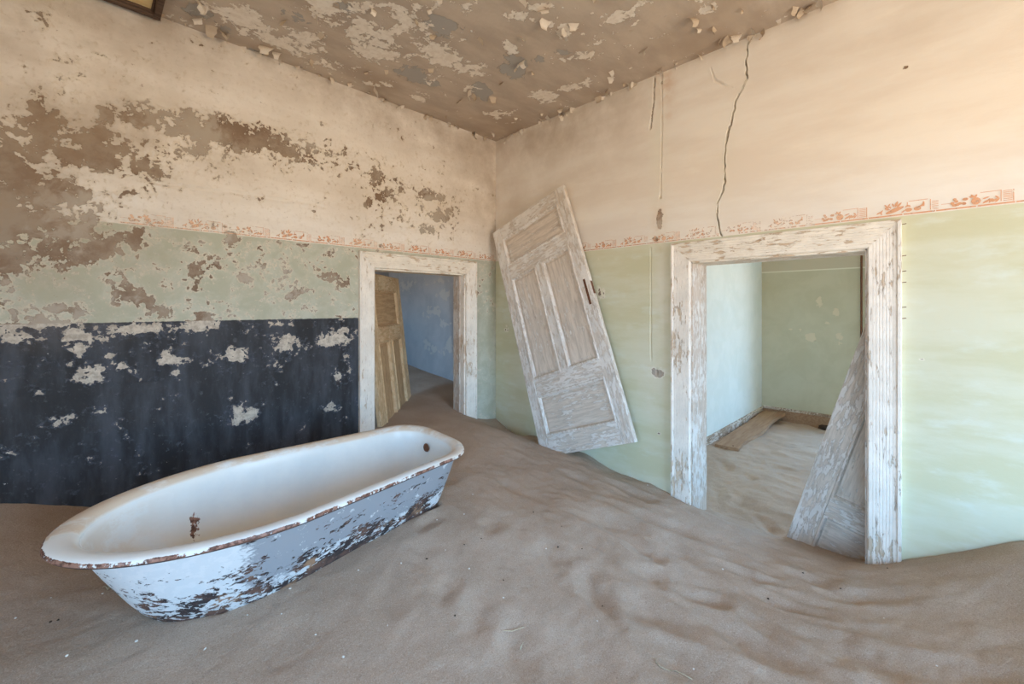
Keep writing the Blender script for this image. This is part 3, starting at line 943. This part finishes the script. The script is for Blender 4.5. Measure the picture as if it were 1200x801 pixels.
# ------------------------------------------------------------------ bathtub
def outline(s0, s1, wh, wt, eh, rc, n=28):
    P = []
    for t in np.linspace(np.pi / 2, 3 * np.pi / 2, 2 * n): P.append((s0 + eh + eh * np.cos(t), wh / 2 * np.sin(t)))
    wc = wt / 2
    for t in np.linspace(0, 1, n)[1:]: P.append((s0 + eh + (s1 - rc - s0 - eh) * t, -(wh / 2 + (wc - wh / 2) * t)))
    for t in np.linspace(-np.pi / 2, 0, 14)[1:]: P.append((s1 - rc + rc * np.cos(t), -wc + rc + rc * np.sin(t)))
    for t in np.linspace(0, np.pi / 2, 14)[(1 if abs(wc - rc) < 1e-4 else 0):]: P.append((s1 - rc + rc * np.cos(t), wc - rc + rc * np.sin(t)))
    for t in np.linspace(1, 0, n)[1:-1]: P.append((s0 + eh + (s1 - rc - s0 - eh) * t, (wh / 2 + (wc - wh / 2) * t)))
    return np.array(P)


LQ, WH, WT, EH, RC = 1.678, .734, .612, .66, .20


def ring(ins, h, head=0.0, tap=0.0):
    """ring of the tub: ins = inset from the rim's outer edge, head / tap = further inset at the ends"""
    P = outline(ins + head, LQ - ins - tap, WH - 2 * ins, WT - 2 * ins, EH - ins - head * 0.55, max(.06, RC - ins * .55))
    return np.c_[P, np.full(len(P), h + TH)]


def loft(rings, cap=False):
    V = np.concatenate(rings)
    n = len(rings[0])
    Fc = []
    for i in range(len(rings) - 1):
        for k in range(n):
            Fc.append((i * n + k, i * n + (k + 1) % n, (i + 1) * n + (k + 1) % n, (i + 1) * n + k))
    if cap: Fc.append(tuple(range((len(rings) - 1) * n, len(rings) * n)))
    return V, Fc


Tm = TUB.copy()
Tm.translation = TUB.translation - TUB.to_3x3() @ Vector((0, 0, TH))
tub = tag(empty('bathtub', Tm), 'old white enamelled bathtub with rusty rim and peeling outer paint, half sunk in sand', 'bathtub')
rim_edge = [(-.0, -.012), (.001, -.006), (.003, -.001), (.008, .003), (.016, .006), (.03, .007), (.042, .005), (.052, .0), (.060, -.008), (.066, -.02)]
rr = [ring(i, h, i / .066 * .022) for i, h in rim_edge]
for h, ins, hd in ((-.05, .072, .026), (-.10, .080, .036), (-.15, .090, .050), (-.20, .104, .066), (-.25, .122, .088), (-.29, .142, .112), (-.325, .170, .14), (-.348, .205, .17), (-.358, .25, .20)):
    rr.append(ring(ins, h, hd, -max(0, ins - .07) * 0.55))
V, Fc = loft(rr, True)
n_ = len(rr[0])
ang = np.arange(len(V)) // n_
s_, w_ = V[:, 0], V[:, 1]
dust = np.where((ang <= 8) & (w_ > 0.05), .9, np.where((ang <= 8) & (s_ > 1.3), .45, 0.05))
dust = np.where((ang > 9) & (s_ < .42), .55 * sstep(.5, .1, s_), dust)
dust = np.where(ang > len(rr) - 4, np.maximum(dust, .45), dust)
rust = np.where(ang <= 2, .62, np.where(ang == 3, .12, -.35))
rust = np.where(ang > 10, np.maximum(rust, 0.95 - 0.65 * np.hypot((s_ - .47) / .030, (w_ - .228) / .035)), rust)
basin = mesh_obj('basin', V, Fc, M['enamel'], tub, True, dict(dust=dust, rust=rust))
basin['label'] = 'white enamel inside and rolled rim'
# outer shell
rs_ = [ring(.0, -.012), ring(.003, -.018, .002), ring(.02, -.020, .02), ring(.036, -.022, .036)]
for h, ins, hd in ((-.04, .042, .040), (-.10, .058, .052), (-.16, .076, .066), (-.22, .096, .080), (-.28, .116, .094), (-.33, .136, .106), (-.37, .154, .12), (-.40, .175, .145), (-.414, .205, .175), (-.42, .25, .21)):
    rs_.append(ring(ins, h, hd, -max(0, ins - .04) * 0.55))
V, Fc = loft(rs_, True)
chip = np.clip((TH - V[:, 2] - .06) / .30, 0, 1) * (0.55 + 0.5 * sstep(.3, 1.4, V[:, 0]))
lip = np.arange(len(V)) // n_ <= 2
chip = np.where(lip, 1.7, chip)
shell = mesh_obj('outer_shell', V, [f[::-1] for f in Fc], M['shell'], tub, True, dict(chip=chip, grey=sstep(.38, .60, V[:, 0]) * sstep(.10, .24, V[:, 2])))
shell['label'] = 'outside of the tub in chipped grey and white paint'
# overflow hole in the tap end
oc = Vector((LQ - .0805, .055, TH - .085))
VV = []
FF = []
rr2 = [(.026, .002), (.024, .006), (.018, .007), (.014, .005), (.004, .004)]
for (r, d) in rr2:
    for k in range(16):
        q = 2 * math.pi * k / 16
        VV.append((oc.x - d, oc.y + r * math.cos(q), oc.z + r * math.sin(q)))
for i in range(len(rr2) - 1):
    for k in range(16):
        FF.append((i * 16 + k, i * 16 + (k + 1) % 16, (i + 1) * 16 + (k + 1) % 16, (i + 1) * 16 + k))
FF.append(tuple(range(64, 80)))
ov = mesh_obj('overflow_ring', VV, FF, M['rust'], tub, True)
ov['label'] = 'rusty overflow hole'


# ------------------------------------------------------------------ panelled doors
def door_leaf(name, W_, H_, mats, layout, m, T=.042, sw=.125):
    """layout: list of (z0, z1, number of panels side by side), measured up from the foot; the rest is stiles and rails"""
    root = empty(name, m)
    v, h, pv, ph = mats
    box('stile', (0, 0, 0), (sw, T, H_), v, root, .003)
    box('stile', (W_ - sw, 0, 0), (W_, T, H_), v, root, .003)
    edges = [0] + [e for a, b, _ in layout for e in (a, b)] + [H_]
    for a, b in zip(edges[::2], edges[1::2]):
        box('rail', (sw + .0006, .0006, a), (W_ - sw - .0006, T - .0006, b), h, root, .003)
    for (a, b, c) in layout:
        inner = W_ - 2 * sw
        mw = .082
        pw = (inner - mw * (c - 1)) / c
        for i in range(c):
            x0 = sw + i * (pw + mw)
            x1 = x0 + pw
            if i < c - 1:
                box('muntin', (x1, .0004, a + .0006), (x1 + mw, T - .0004, b - .0006), v, root, .003)
            # panel: flat sunk border and a raised field
            V, Fc = [], []
            for (ins, y) in ((-.004, .020), (.036, .020), (.054, .011)):
                for (xx, zz) in ((x0 + ins, a + ins), (x1 - ins, a + ins), (x1 - ins, b - ins), (x0 + ins, b - ins)):
                    V.append((xx, y, zz))
            for r in range(2):
                for k in range(4):
                    Fc.append((r * 4 + k, r * 4 + (k + 1) % 4, r * 4 + 4 + (k + 1) % 4, r * 4 + 4 + k))
            Fc.append((8, 9, 10, 11))
            kk = len(V)
            for (xx, zz) in ((x0 - .004, a - .004), (x1 + .004, a - .004), (x1 + .004, b + .004), (x0 - .004, b + .004)):
                V.append((xx, T - .014, zz))
            Fc.append((kk + 3, kk + 2, kk + 1, kk))
            pan = mesh_obj('panel', V, Fc, pv if (b - a) > pw else ph, root)
            # moulding round the panel
            V, Fc = [], []
            pr = [(-.003, .001), (.002, -.006), (.012, -.006), (.019, .004), (.026, .021)]
            for (ins, y) in pr:
                for (xx, zz) in ((x0 + ins, a + ins), (x1 - ins, a + ins), (x1 - ins, b - ins), (x0 + ins, b - ins)):
                    V.append((xx, y, zz))
            for r in range(len(pr) - 1):
                for k in range(4):
                    Fc.append((r * 4 + k, r * 4 + (k + 1) % 4, r * 4 + 4 + (k + 1) % 4, r * 4 + 4 + k))
            mesh_obj('moulding', V, Fc, v, pan)
    return root


def frame_of(bl, br, tl):
    bl, br, tl = Vector(bl), Vector(br), Vector(tl)
    ux = (br - bl).normalized()
    uz = (tl - bl)
    uz = (uz - ux * uz.dot(ux)).normalized()
    uy = uz.cross(ux)
    m = Matrix((ux, uy, uz)).transposed().to_4x4()
    m.translation = bl
    return m


def scaled(P, s):
    C = Vector((CAMX, CAMY, EYE))
    return C + (Vector(P) - C) * s


SD = 1.052
bl, br, tl = (scaled(p, SD) for p in ((-0.349, -0.953, 0.392), (-0.317, -1.797, 0.701), (-0.252, -0.227, 2.36)))
WB, HB = .9 * SD, 2.1 * SD
big = door_leaf('panel_door', WB, HB, (M['drv'], M['drh'], M['dpv'], M['dph']), [(.075 * HB, .235 * HB, 1), (.30 * HB, .75 * HB, 2), (.812 * HB, .945 * HB, 1)], frame_of(bl, br, tl), sw=.108)
tag(big, 'worn white panelled door leaning askew across the corner against the green wall', 'door', 'loose panelled doors')
box('lock_mortise', (WB - .062, -.0015, .50 * HB), (WB - .040, .004, .60 * HB), M['rust'], big, .001)['label'] = 'rusty slot of the missing lock'
box('hinge', (WB - .001, .008, .535 * HB), (WB + .0025, .034, .585 * HB), M['rust'], big, .0005)

# door leaning behind the right jamb of the right doorway
e0 = Vector((.262, -2.565, .06))
e1 = Vector((.335, -2.985, 1.55))
uz = (e1 - e0).normalized()
ux = Vector((.10, -1, 0))
ux = (ux - uz * ux.dot(uz)).normalized()
bl2 = e0 - uz * .18
grey_door = door_leaf('panel_door', .95, 2.2, (M['d2v'], M['d2h'], M['dpv'], M['dph']), [(.235, .50, 1), (.62, 1.55, 2), (1.68, 2.05, 1)], frame_of(bl2, bl2 + ux, bl2 + uz), sw=.135)
tag(grey_door, 'grey weathered panelled door slumped sideways behind the jamb of the wide doorway', 'door', 'loose panelled doors')

# yellowed door standing open in the blue room
tl3, tr3, br3 = Vector((-1.33, .215, 1.955)), Vector((-.62, .90, 1.955)), Vector((-.52, .80, .65))
ux = (tr3 - tl3).normalized()
dn = (br3 - tr3).normalized()
H3 = 2.2
bl3 = tl3 + dn * H3
tan_door = door_leaf('panel_door', .97, H3, (M['dyv'], M['dyh'], M['dqv'], M['dqh']), [(.22, 1.57, 2), (1.69, 2.06, 1)], frame_of(bl3, bl3 + ux, tl3), sw=.14)
tag(tan_door, 'tan stripped panelled door standing ajar in the narrow doorway to the blue room', 'door', 'loose panelled doors')

# ------------------------------------------------------------------ stencilled border
UW, UH = 0.262, 0.084


def ell(cx, cy, rx, ry, an=0, n=10):
    a = math.radians(an)
    return [(cx + rx * math.cos(t) * math.cos(a) - ry * math.sin(t) * math.sin(a), cy + rx * math.cos(t) * math.sin(a) + ry * math.sin(t) * math.cos(a)) for t in np.linspace(0, 2 * math.pi, n, endpoint=False)]


def leaf(cx, cy, L, w, an):
    a = math.radians(an)
    pts = [(0, 0), (.3 * L, w), (.7 * L, w * .8), (L, 0), (.7 * L, -w * .8), (.3 * L, -w)]
    return [(cx + x * math.cos(a) - y * math.sin(a), cy + x * math.sin(a) + y * math.cos(a)) for x, y in pts]


def rect(x0, y0, x1, y1):
    return [(x0, y0), (x1, y0), (x1, y1), (x0, y1)]


def fat(S, k=1.22):
    out = []
    for p in S:
        if len(p) == 4:
            out.append(p)
            continue
        a = (sum(q[0] for q in p) / len(p), sum(q[1] for q in p) / len(p))
        out.append([(a[0] + (q[0] - a[0]) * k, max(.009, a[1] + (q[1] - a[1]) * k)) for q in p])
    return out


def motif(kind):
    """shapes in metres: u along the wall, v up from the green paint"""
    S = [rect(0, .0, .118, .007), rect(.124, .0, .24, .007), rect(.244, 0, .262, .007)]
    if kind == 0:
        rnd = random.Random(4)
        for k in range(11):
            S.append(ell(.035 + .055 * rnd.random(), .016 + .034 * rnd.random(), .0062, .0058, n=7))
        S += [ell(.118, .028, .0135, .0145), leaf(.112, .044, .02, .004, 120), leaf(.112, .044, .018, .004, 60), leaf(.108, .048, .014, .003, 165)]
        for k in range(5):
            S.append(leaf(.140 + .010 * k, .013 + .003 * (k % 2), .021, .0032, 40 + 12 * (k % 3)))
        S += [ell(.168, .024, .007, .006), leaf(.14, .034, .022, .003, 20), leaf(.19, .03, .016, .003, 130)]
        S += [rect(.132, .064, .196, .0665), rect(.196, .014, .199, .0675)]
        for k in range(7):
            S.append(rect(.204, .014 + .0075 * k, .232, .0168 + .0075 * k))
        S += [rect(.234, .010, .2375, .064), rect(0, .030, .03, .0320)]
    else:
        S += [ell(.088, .030, .032, .0085, 22, 14), ell(.062, .044, .011, .009), ell(.142, .024, .0115, .0085), ell(.176, .026, .0115, .009)]
        S += [leaf(.09, .048, .028, .005, 70), leaf(.098, .046, .026, .004, 50), leaf(.085, .048, .020, .003, 110), leaf(.058, .052, .016, .003, 130), leaf(.062, .053, .016, .003, 60)]
        for k in range(5):
            S.append(leaf(.176 + .006 * k, .034, .024, .0026, 10 + 22 * k))
        S += [leaf(.016, .018, .022, .003, 35), leaf(.03, .020, .02, .003, 60), leaf(.036, .012, .016, .0025, 100), leaf(.115, .013, .018, .003, 40), leaf(.128, .04, .02, .003, 20), leaf(.15, .04, .018, .003, 150)]
        S += [rect(.142, .066, .214, .0690), rect(.136, .046, .139, .064), rect(.222, .012, .225, .066)]
        for k in range(6):
            S.append(rect(.229, .012 + .008 * k, .252, .0145 + .008 * k))
    return S


def stencil(parent, u0, sgn, to3, kind, zb, wear):
    V, Fc = [], []
    for poly in fat(motif(kind)):
        k = len(V)
        for (u, v) in poly:
            V.append((u0 + sgn * u, zb + v, -.0016 - .00001 * (k % 7)))
        Fc.append(tuple(range(k, len(V))))
    A = np.array(V)
    return mesh_obj('stencil_motif', to3(A[:, 0], A[:, 1], A[:, 2]), Fc, M['sten'], parent, attrs=dict(wear=np.full(len(V), wear)))


def warp(parent_disp, fn):
    def f(u, v, t):
        return fn(u, v, t + parent_disp(u, v) - .0012)
    return f


# the print follows the uneven plaster
for k in range(16):
    u0 = -3.572 + .262 + k * UW
    if u0 - UW > 0 or u0 > -0.005: continue
    wear = .04 if u0 < -2.7 else (.17 if u0 < -1.95 else (.10 if u0 < -1.0 else .14))
    stencil(wall_right, u0, -1, warp(right_disp, lambda u, v, t: np.c_[t, u, v]), k % 2, 2.128, wear)
for k in range(7):
    stencil(wall_right, -3.572 - k * UW, -1, warp(right_disp, lambda u, v, t: np.c_[t, u, v]), 1 - k % 2, 2.128, .02)
for k in range(11):
    u0 = -0.005 - (k + 1) * UW
    xm, _ = proj([(u0 + UW / 2, 0, 2.15)])
    if xm[0] < 108: break
    stencil(wall_left, u0, 1, warp(left_disp, lambda u, v, t: np.c_[u, t, v]), k % 2, 2.128, .13 if xm[0] < 330 else .10)

# ------------------------------------------------------------------ curling paint flakes
RNG = random.Random(11)


def flake_mesh(seed, mat):
    r = random.Random(seed)
    nx, ny = 5, 4
    curl = r.uniform(1.0, 2.4)
    V, Fc = [], []
    for i in range(nx):
        for j in range(ny):
            a = i / (nx - 1)
            b = j / (ny - 1) - .5
            wd = (1 - .55 * a) * (0.8 + .4 * r.random())
            x = math.sin(curl * a) / curl
            z = -(1 - math.cos(curl * a)) / curl
            V.append((x, b * wd, z - .06 * r.random()))
    for i in range(nx - 1):
        for j in range(ny - 1):
            Fc.append((i * ny + j, (i + 1) * ny + j, (i + 1) * ny + j + 1, i * ny + j + 1))
    me = bpy.data.meshes.new('paint_flake')
    me.from_pydata(V, [], Fc)
    me.polygons.foreach_set('use_smooth', [True] * len(me.polygons))
    me.materials.append(mat)
    return me


FL = [flake_mesh(k, M['flake'] if k % 3 else M['flake2']) for k in range(8)]
spots = []
for (x, y, s) in ((233, 22, 13), (247, 30, 12), (258, 36, 12), (270, 42, 10), (312, 55, 13), (325, 62, 10), (323, 72, 9), (388, 91, 8), (438, 104, 11), (470, 125, 8), (497, 136, 8), (523, 145, 7), (557, 157, 8), (592, 162, 9), (600, 160, 7), (611, 152, 8), (632, 140, 7), (640, 137, 8), (658, 135, 9), (657, 128, 7),
                  (552, 108, 10), (541, 118, 8), (553, 112, 8), (578, 113, 8), (609, 77, 11), (612, 72, 9), (607, 45, 9), (623, 85, 7), (590, 98, 7), (636, 15, 14), (640, 24, 12), (662, 37, 13), (672, 28, 9), (560, 45, 9), (505, 12, 9), (437, 12, 8), (508, 42, 7), (716, 84, 7), (716, 91, 7), (700, 114, 8), (712, 106, 8), (741, 98, 10), (729, 98, 6), (757, 59, 6), (775, 82, 7), (794, 75, 6),
                  (812, 22, 12), (818, 34, 7), (838, 34, 7), (855, 46, 12), (862, 42, 9), (880, 37, 9), (893, 38, 10), (845, 48, 7), (818, 65, 8), (833, 9, 8), (868, 12, 7), (912, 24, 6), (933, 9, 9), (942, 12, 9), (951, 8, 13), (958, 3, 10), (231, 3, 14), (238, 8, 10), (370, 20, 8), (373, 40, 9), (335, 25, 10), (280, 60, 8), (297, 68, 7), (350, 78, 8), (410, 98, 7)):
    p = at_z(x, y, CEIL - .002)
    dep = (p[0] - CAMX + p[1] - CAMY) / R2
    spots.append((min(p[0], -.012), min(p[1], -.012), s * dep / F))
for k in range(70):
    if k < 24:
        x, y = -RNG.uniform(0.05, 2.7), -RNG.uniform(.008, .03)
    elif k < 44:
        x, y = -RNG.uniform(.008, .03), -RNG.uniform(.05, 3.3)
    else:
        x, y = -RNG.uniform(.1, 2.5), -RNG.uniform(.1, 2.6)
    spots.append((x, y, RNG.uniform(.02, .05)))
for (x, y, s) in spots:
    o = bpy.data.objects.new('paint_flake', FL[RNG.randrange(8)])
    COL.objects.link(o)
    o.parent = ceiling
    o.location = (x, y, CEIL + .004)
    s = min(s * 1.2, .085)
    o.scale = (s * 1.1, s * RNG.uniform(.7, 1.2), s * RNG.uniform(.6, 1.0))
    o.rotation_euler = (RNG.uniform(-.25, .25), RNG.uniform(.1, .85), RNG.uniform(0, 6.28))

# ------------------------------------------------------------------ ceiling hatch
hx1, hy1 = -2.715, -.045
hx0, hy0 = hx1 - .75, hy1 - .75
hat = tag(empty('ceiling_hatch', Matrix.Translation((hx1 - .375, hy1 - .375, CEIL - .05))), 'dark wooden frame of a ceiling hatch with a yellowed board, above the peeling wall', 'hatch')
for nm, lo, hi in (('frame_board', (-.375, .342, 0), (.375, .375, .05)), ('frame_board', (-.375, -.375, 0), (.375, -.325, .05)), ('frame_board', (.342, -.325, 0), (.375, .342, .05)), ('frame_board', (-.375, -.325, 0), (-.325, .325, .05))):
    box(nm, lo, hi, M['dark'], hat, .004)
for nm, lo, hi in (('inner_bead', (-.325, .330, .014), (.342, .342, .05)), ('inner_bead', (.330, -.305, .014), (.342, .330, .05))):
    box(nm, lo, hi, M['dark'], hat, .003)
box('hatch_board', (-.326, -.326, .03), (.342, .342, .046), M['hatch'], hat, .001)['label'] = 'yellowed hatch board'

# ------------------------------------------------------------------ back room fittings
p0 = [at_z(850, 518, .135), at_z(892, 486, .12), at_z(912, 486, .12), at_z(856, 527, .135)]
a0 = (p0[0] + p0[3]) / 2
a1 = (p0[1] + p0[2]) / 2
a1[1] = min(a1[1], BYL - .17)
a0[1] = min(a0[1], BYL - .14)
za, zb_ = float(sand_z(a0[0], a0[1])) + .02, .17
pm = frame_of((a0[0], a0[1], za), (a1[0], a1[1], zb_), (a0[0], a0[1], za + 1))
pl = tag(empty('wooden_plank', pm), 'sandy brown plank lying along the foot of the pale wall in the far room', 'plank')
Lp = math.dist((a0[0], a0[1], za), (a1[0], a1[1], zb_))
Vp, Fp = [], []
rp_ = random.Random(5)
for i in range(9):
    x = -.06 + (Lp + .06) * i / 8
    for (yy, zz) in ((-.12, -.03), (.12, -.03), (.12, .012), (-.12, .012)):
        jag = rp_.uniform(-.03, .03) if i in (0, 8) else 0
        Vp.append((x + jag, yy + (.02 * math.sin(i * 1.3) if yy < 0 else 0), zz + .006 * math.sin(i * .9)))
for i in range(8):
    for k in range(4):
        Fp.append((i * 4 + k, (i + 1) * 4 + k, (i + 1) * 4 + (k + 1) % 4, i * 4 + (k + 1) % 4))
Fp += [(0, 1, 2, 3), (35, 34, 33, 32)]
mesh_obj('board', Vp, Fp, M['plank'], pl)
nl_, fl_ = tube([(.01, -.05, .01), (.01, -.05, .018)], .006, 6)
mesh_obj('nail', nl_, fl_, M['rust'], pl)

bb = box('baseboard_far_left', (RT + .02, BYL - .022, FLOOR), (BX, BYL - .001, .215), M['skirt'], None, .004)
bb['kind'] = 'structure'
bb = box('baseboard_far_back', (BX - .025, W3[0], FLOOR), (BX - .001, BYL - .022, .20), M['plank'], None, .004)
bb['kind'] = 'structure'
bb = box('trim_1', (BX - .03, W3[0], .20), (BX - .001, BYL - .022, .235), M['skirt'], None, .006)
bb['kind'] = 'structure'
VV, FF = tube([(BX - .02, -2.60, .25), (BX - .02, -2.603, 1.2), (BX - .02, -2.604, 2.3), (BX - .02, -2.604, 3.37)], .011, 8)
pipe = mesh_obj('conduit_pipe', VV, FF, M['rust'], smooth=True)
tag(pipe, 'thin rusty conduit pipe running up the back wall of the far room', 'pipe')
VV, FF = [], []
bm = bmesh.new()
bmesh.ops.create_icosphere(bm, subdivisions=2, radius=1)
rb = random.Random(2)
for v in bm.verts:
    v.co = Vector((v.co.x * .05, v.co.y * .085, v.co.z * .035)) * rb.uniform(.8, 1.15)
me = bpy.data.meshes.new('rubble_lump')
bm.to_mesh(me)
bm.free()
me.materials.append(M['pebble'])
yl, zl = on_right(968, 487, BX - .03)
o = bpy.data.objects.new('rubble_lump', me)
COL.objects.link(o)
o.location = (BX - .075, yl, float(sand_z(BX - .08, yl)) + .03)
tag(o, 'dark lump of rubble on the sand by the back wall of the far room', 'rubble')


# ------------------------------------------------------------------ crumbs and straws on the sand
def crumb_mesh(seed, mat, nm):
    r = random.Random(seed)
    bm = bmesh.new()
    bmesh.ops.create_icosphere(bm, subdivisions=1, radius=1)
    for v in bm.verts:
        v.co *= r.uniform(.65, 1.2)
        v.co.z *= .6
    me = bpy.data.meshes.new(nm)
    bm.to_mesh(me)
    bm.free()
    me.materials.append(mat)
    return me


CW = [crumb_mesh(k, M['white'], 'plaster_crumb') for k in range(4)]
CD = [crumb_mesh(k + 9, M['pebble'], 'dark_pebble') for k in range(3)]


def drop(px_, py_, me, nm, size, label, cat, grp):
    p = hit_sand(px_, py_)
    o = bpy.data.objects.new(nm, me)
    COL.objects.link(o)
    o.location = (p[0], p[1], float(sand_z(p[0], p[1])) + size * .25)
    o.scale = (size * RNG.uniform(.8, 1.3), size * RNG.uniform(.7, 1.1), size)
    o.rotation_euler = (0, 0, RNG.uniform(0, 6.28))
    tag(o, label, cat, grp)


WL = [(512, 607), (544, 602), (522, 645), (550, 667), (454, 732), (402, 770), (640, 640), (759, 569), (554, 578), (18, 724), (120, 695), (78, 768), (813, 778), (1036, 724), (847, 667), (1023, 781), (1098, 776), (340, 690), (290, 720), (420, 668), (370, 742), (590, 700), (240, 760), (470, 660), (60, 700), (160, 750), (330, 660 + 60), (700, 730)]
DL = [(564, 631), (544, 638), (658, 617), (654, 640), (682, 643), (678, 556), (590, 679), (59, 728), (68, 726), (706, 706), (533, 722), (941, 672), (1040, 665), (900, 700), (500, 655), (625, 600), (735, 590), (985, 690)]
for q in WL:
    drop(*q, RNG.choice(CW), 'plaster_crumb', RNG.uniform(.003, .006), 'tiny white plaster crumb lying on the brown sand', 'crumb', 'white crumbs on the sand')
for q in DL:
    drop(*q, RNG.choice(CD), 'dark_pebble', RNG.uniform(.004, .0065), 'tiny dark brown pebble lying on the rippled sand', 'pebble', 'dark pebbles on the sand')


def straw(pxs, nm, label, cat, r, lift=.004, mat='straw'):
    pts = []
    for (a, b) in pxs:
        p = hit_sand(a, b)
        pts.append((p[0], p[1], float(sand_z(p[0], p[1])) + lift))
    VV, FF = tube(pts, r, 5)
    tag(mesh_obj(nm, VV, FF, M[mat], smooth=True), label, cat)


straw([(768, 770), (769, 776), (774, 781), (784, 782), (793, 781), (802, 784), (811, 789)], 'white_string', 'thin white curled string lying on trampled sand', 'string', .0016)
straw([(590, 738), (600, 737), (614, 734)], 'dry_stalk', 'pale dry grass stalk lying flat on open sand', 'stalk', .0013)
p = hit_sand(609, 757)
z0 = float(sand_z(p[0], p[1]))
VV, FF = tube([(p[0], p[1], z0 - .01), (p[0] + .004, p[1] - .004, z0 + .012), (p[0] + .012, p[1] - .008, z0 + .026)], [.002, .0016, .0008], 5)
tag(mesh_obj('grass_sprig', VV, FF, M['straw'], smooth=True), 'short dry sprig sticking up out of a sand hollow', 'sprig')
p = hit_sand(592, 508)
z0 = float(sand_z(p[0], p[1]))
VV, FF = tube([(p[0], p[1], z0 - .01), (p[0], p[1] - .002, z0 + .02), (p[0] + .01, p[1] - .01, z0 + .045)], [.002, .0018, .001], 5)
tag(mesh_obj('grass_sprig', VV, FF, M['straw'], smooth=True), 'tiny straw standing on the dune crest before the leaning white door', 'sprig')
p = hit_sand(127, 690)
z0 = float(sand_z(p[0], p[1]))
tuft = tag(empty('dry_twig_tuft', Matrix.Translation((p[0], p[1], z0))), 'small tuft of dry twigs on the sand beneath the sloping tub end', 'twigs')
for k in range(7):
    a = RNG.uniform(0, 6.28)
    d = RNG.uniform(.015, .04)
    VV, FF = tube([(0, 0, -.004), (d * .5 * math.cos(a), d * .5 * math.sin(a), RNG.uniform(.012, .02)), (d * math.cos(a), d * math.sin(a), RNG.uniform(.008, .035))], [.002, .0015, .0008], 5)
    mesh_obj('twig', VV, FF, M['straw'], tuft, True)
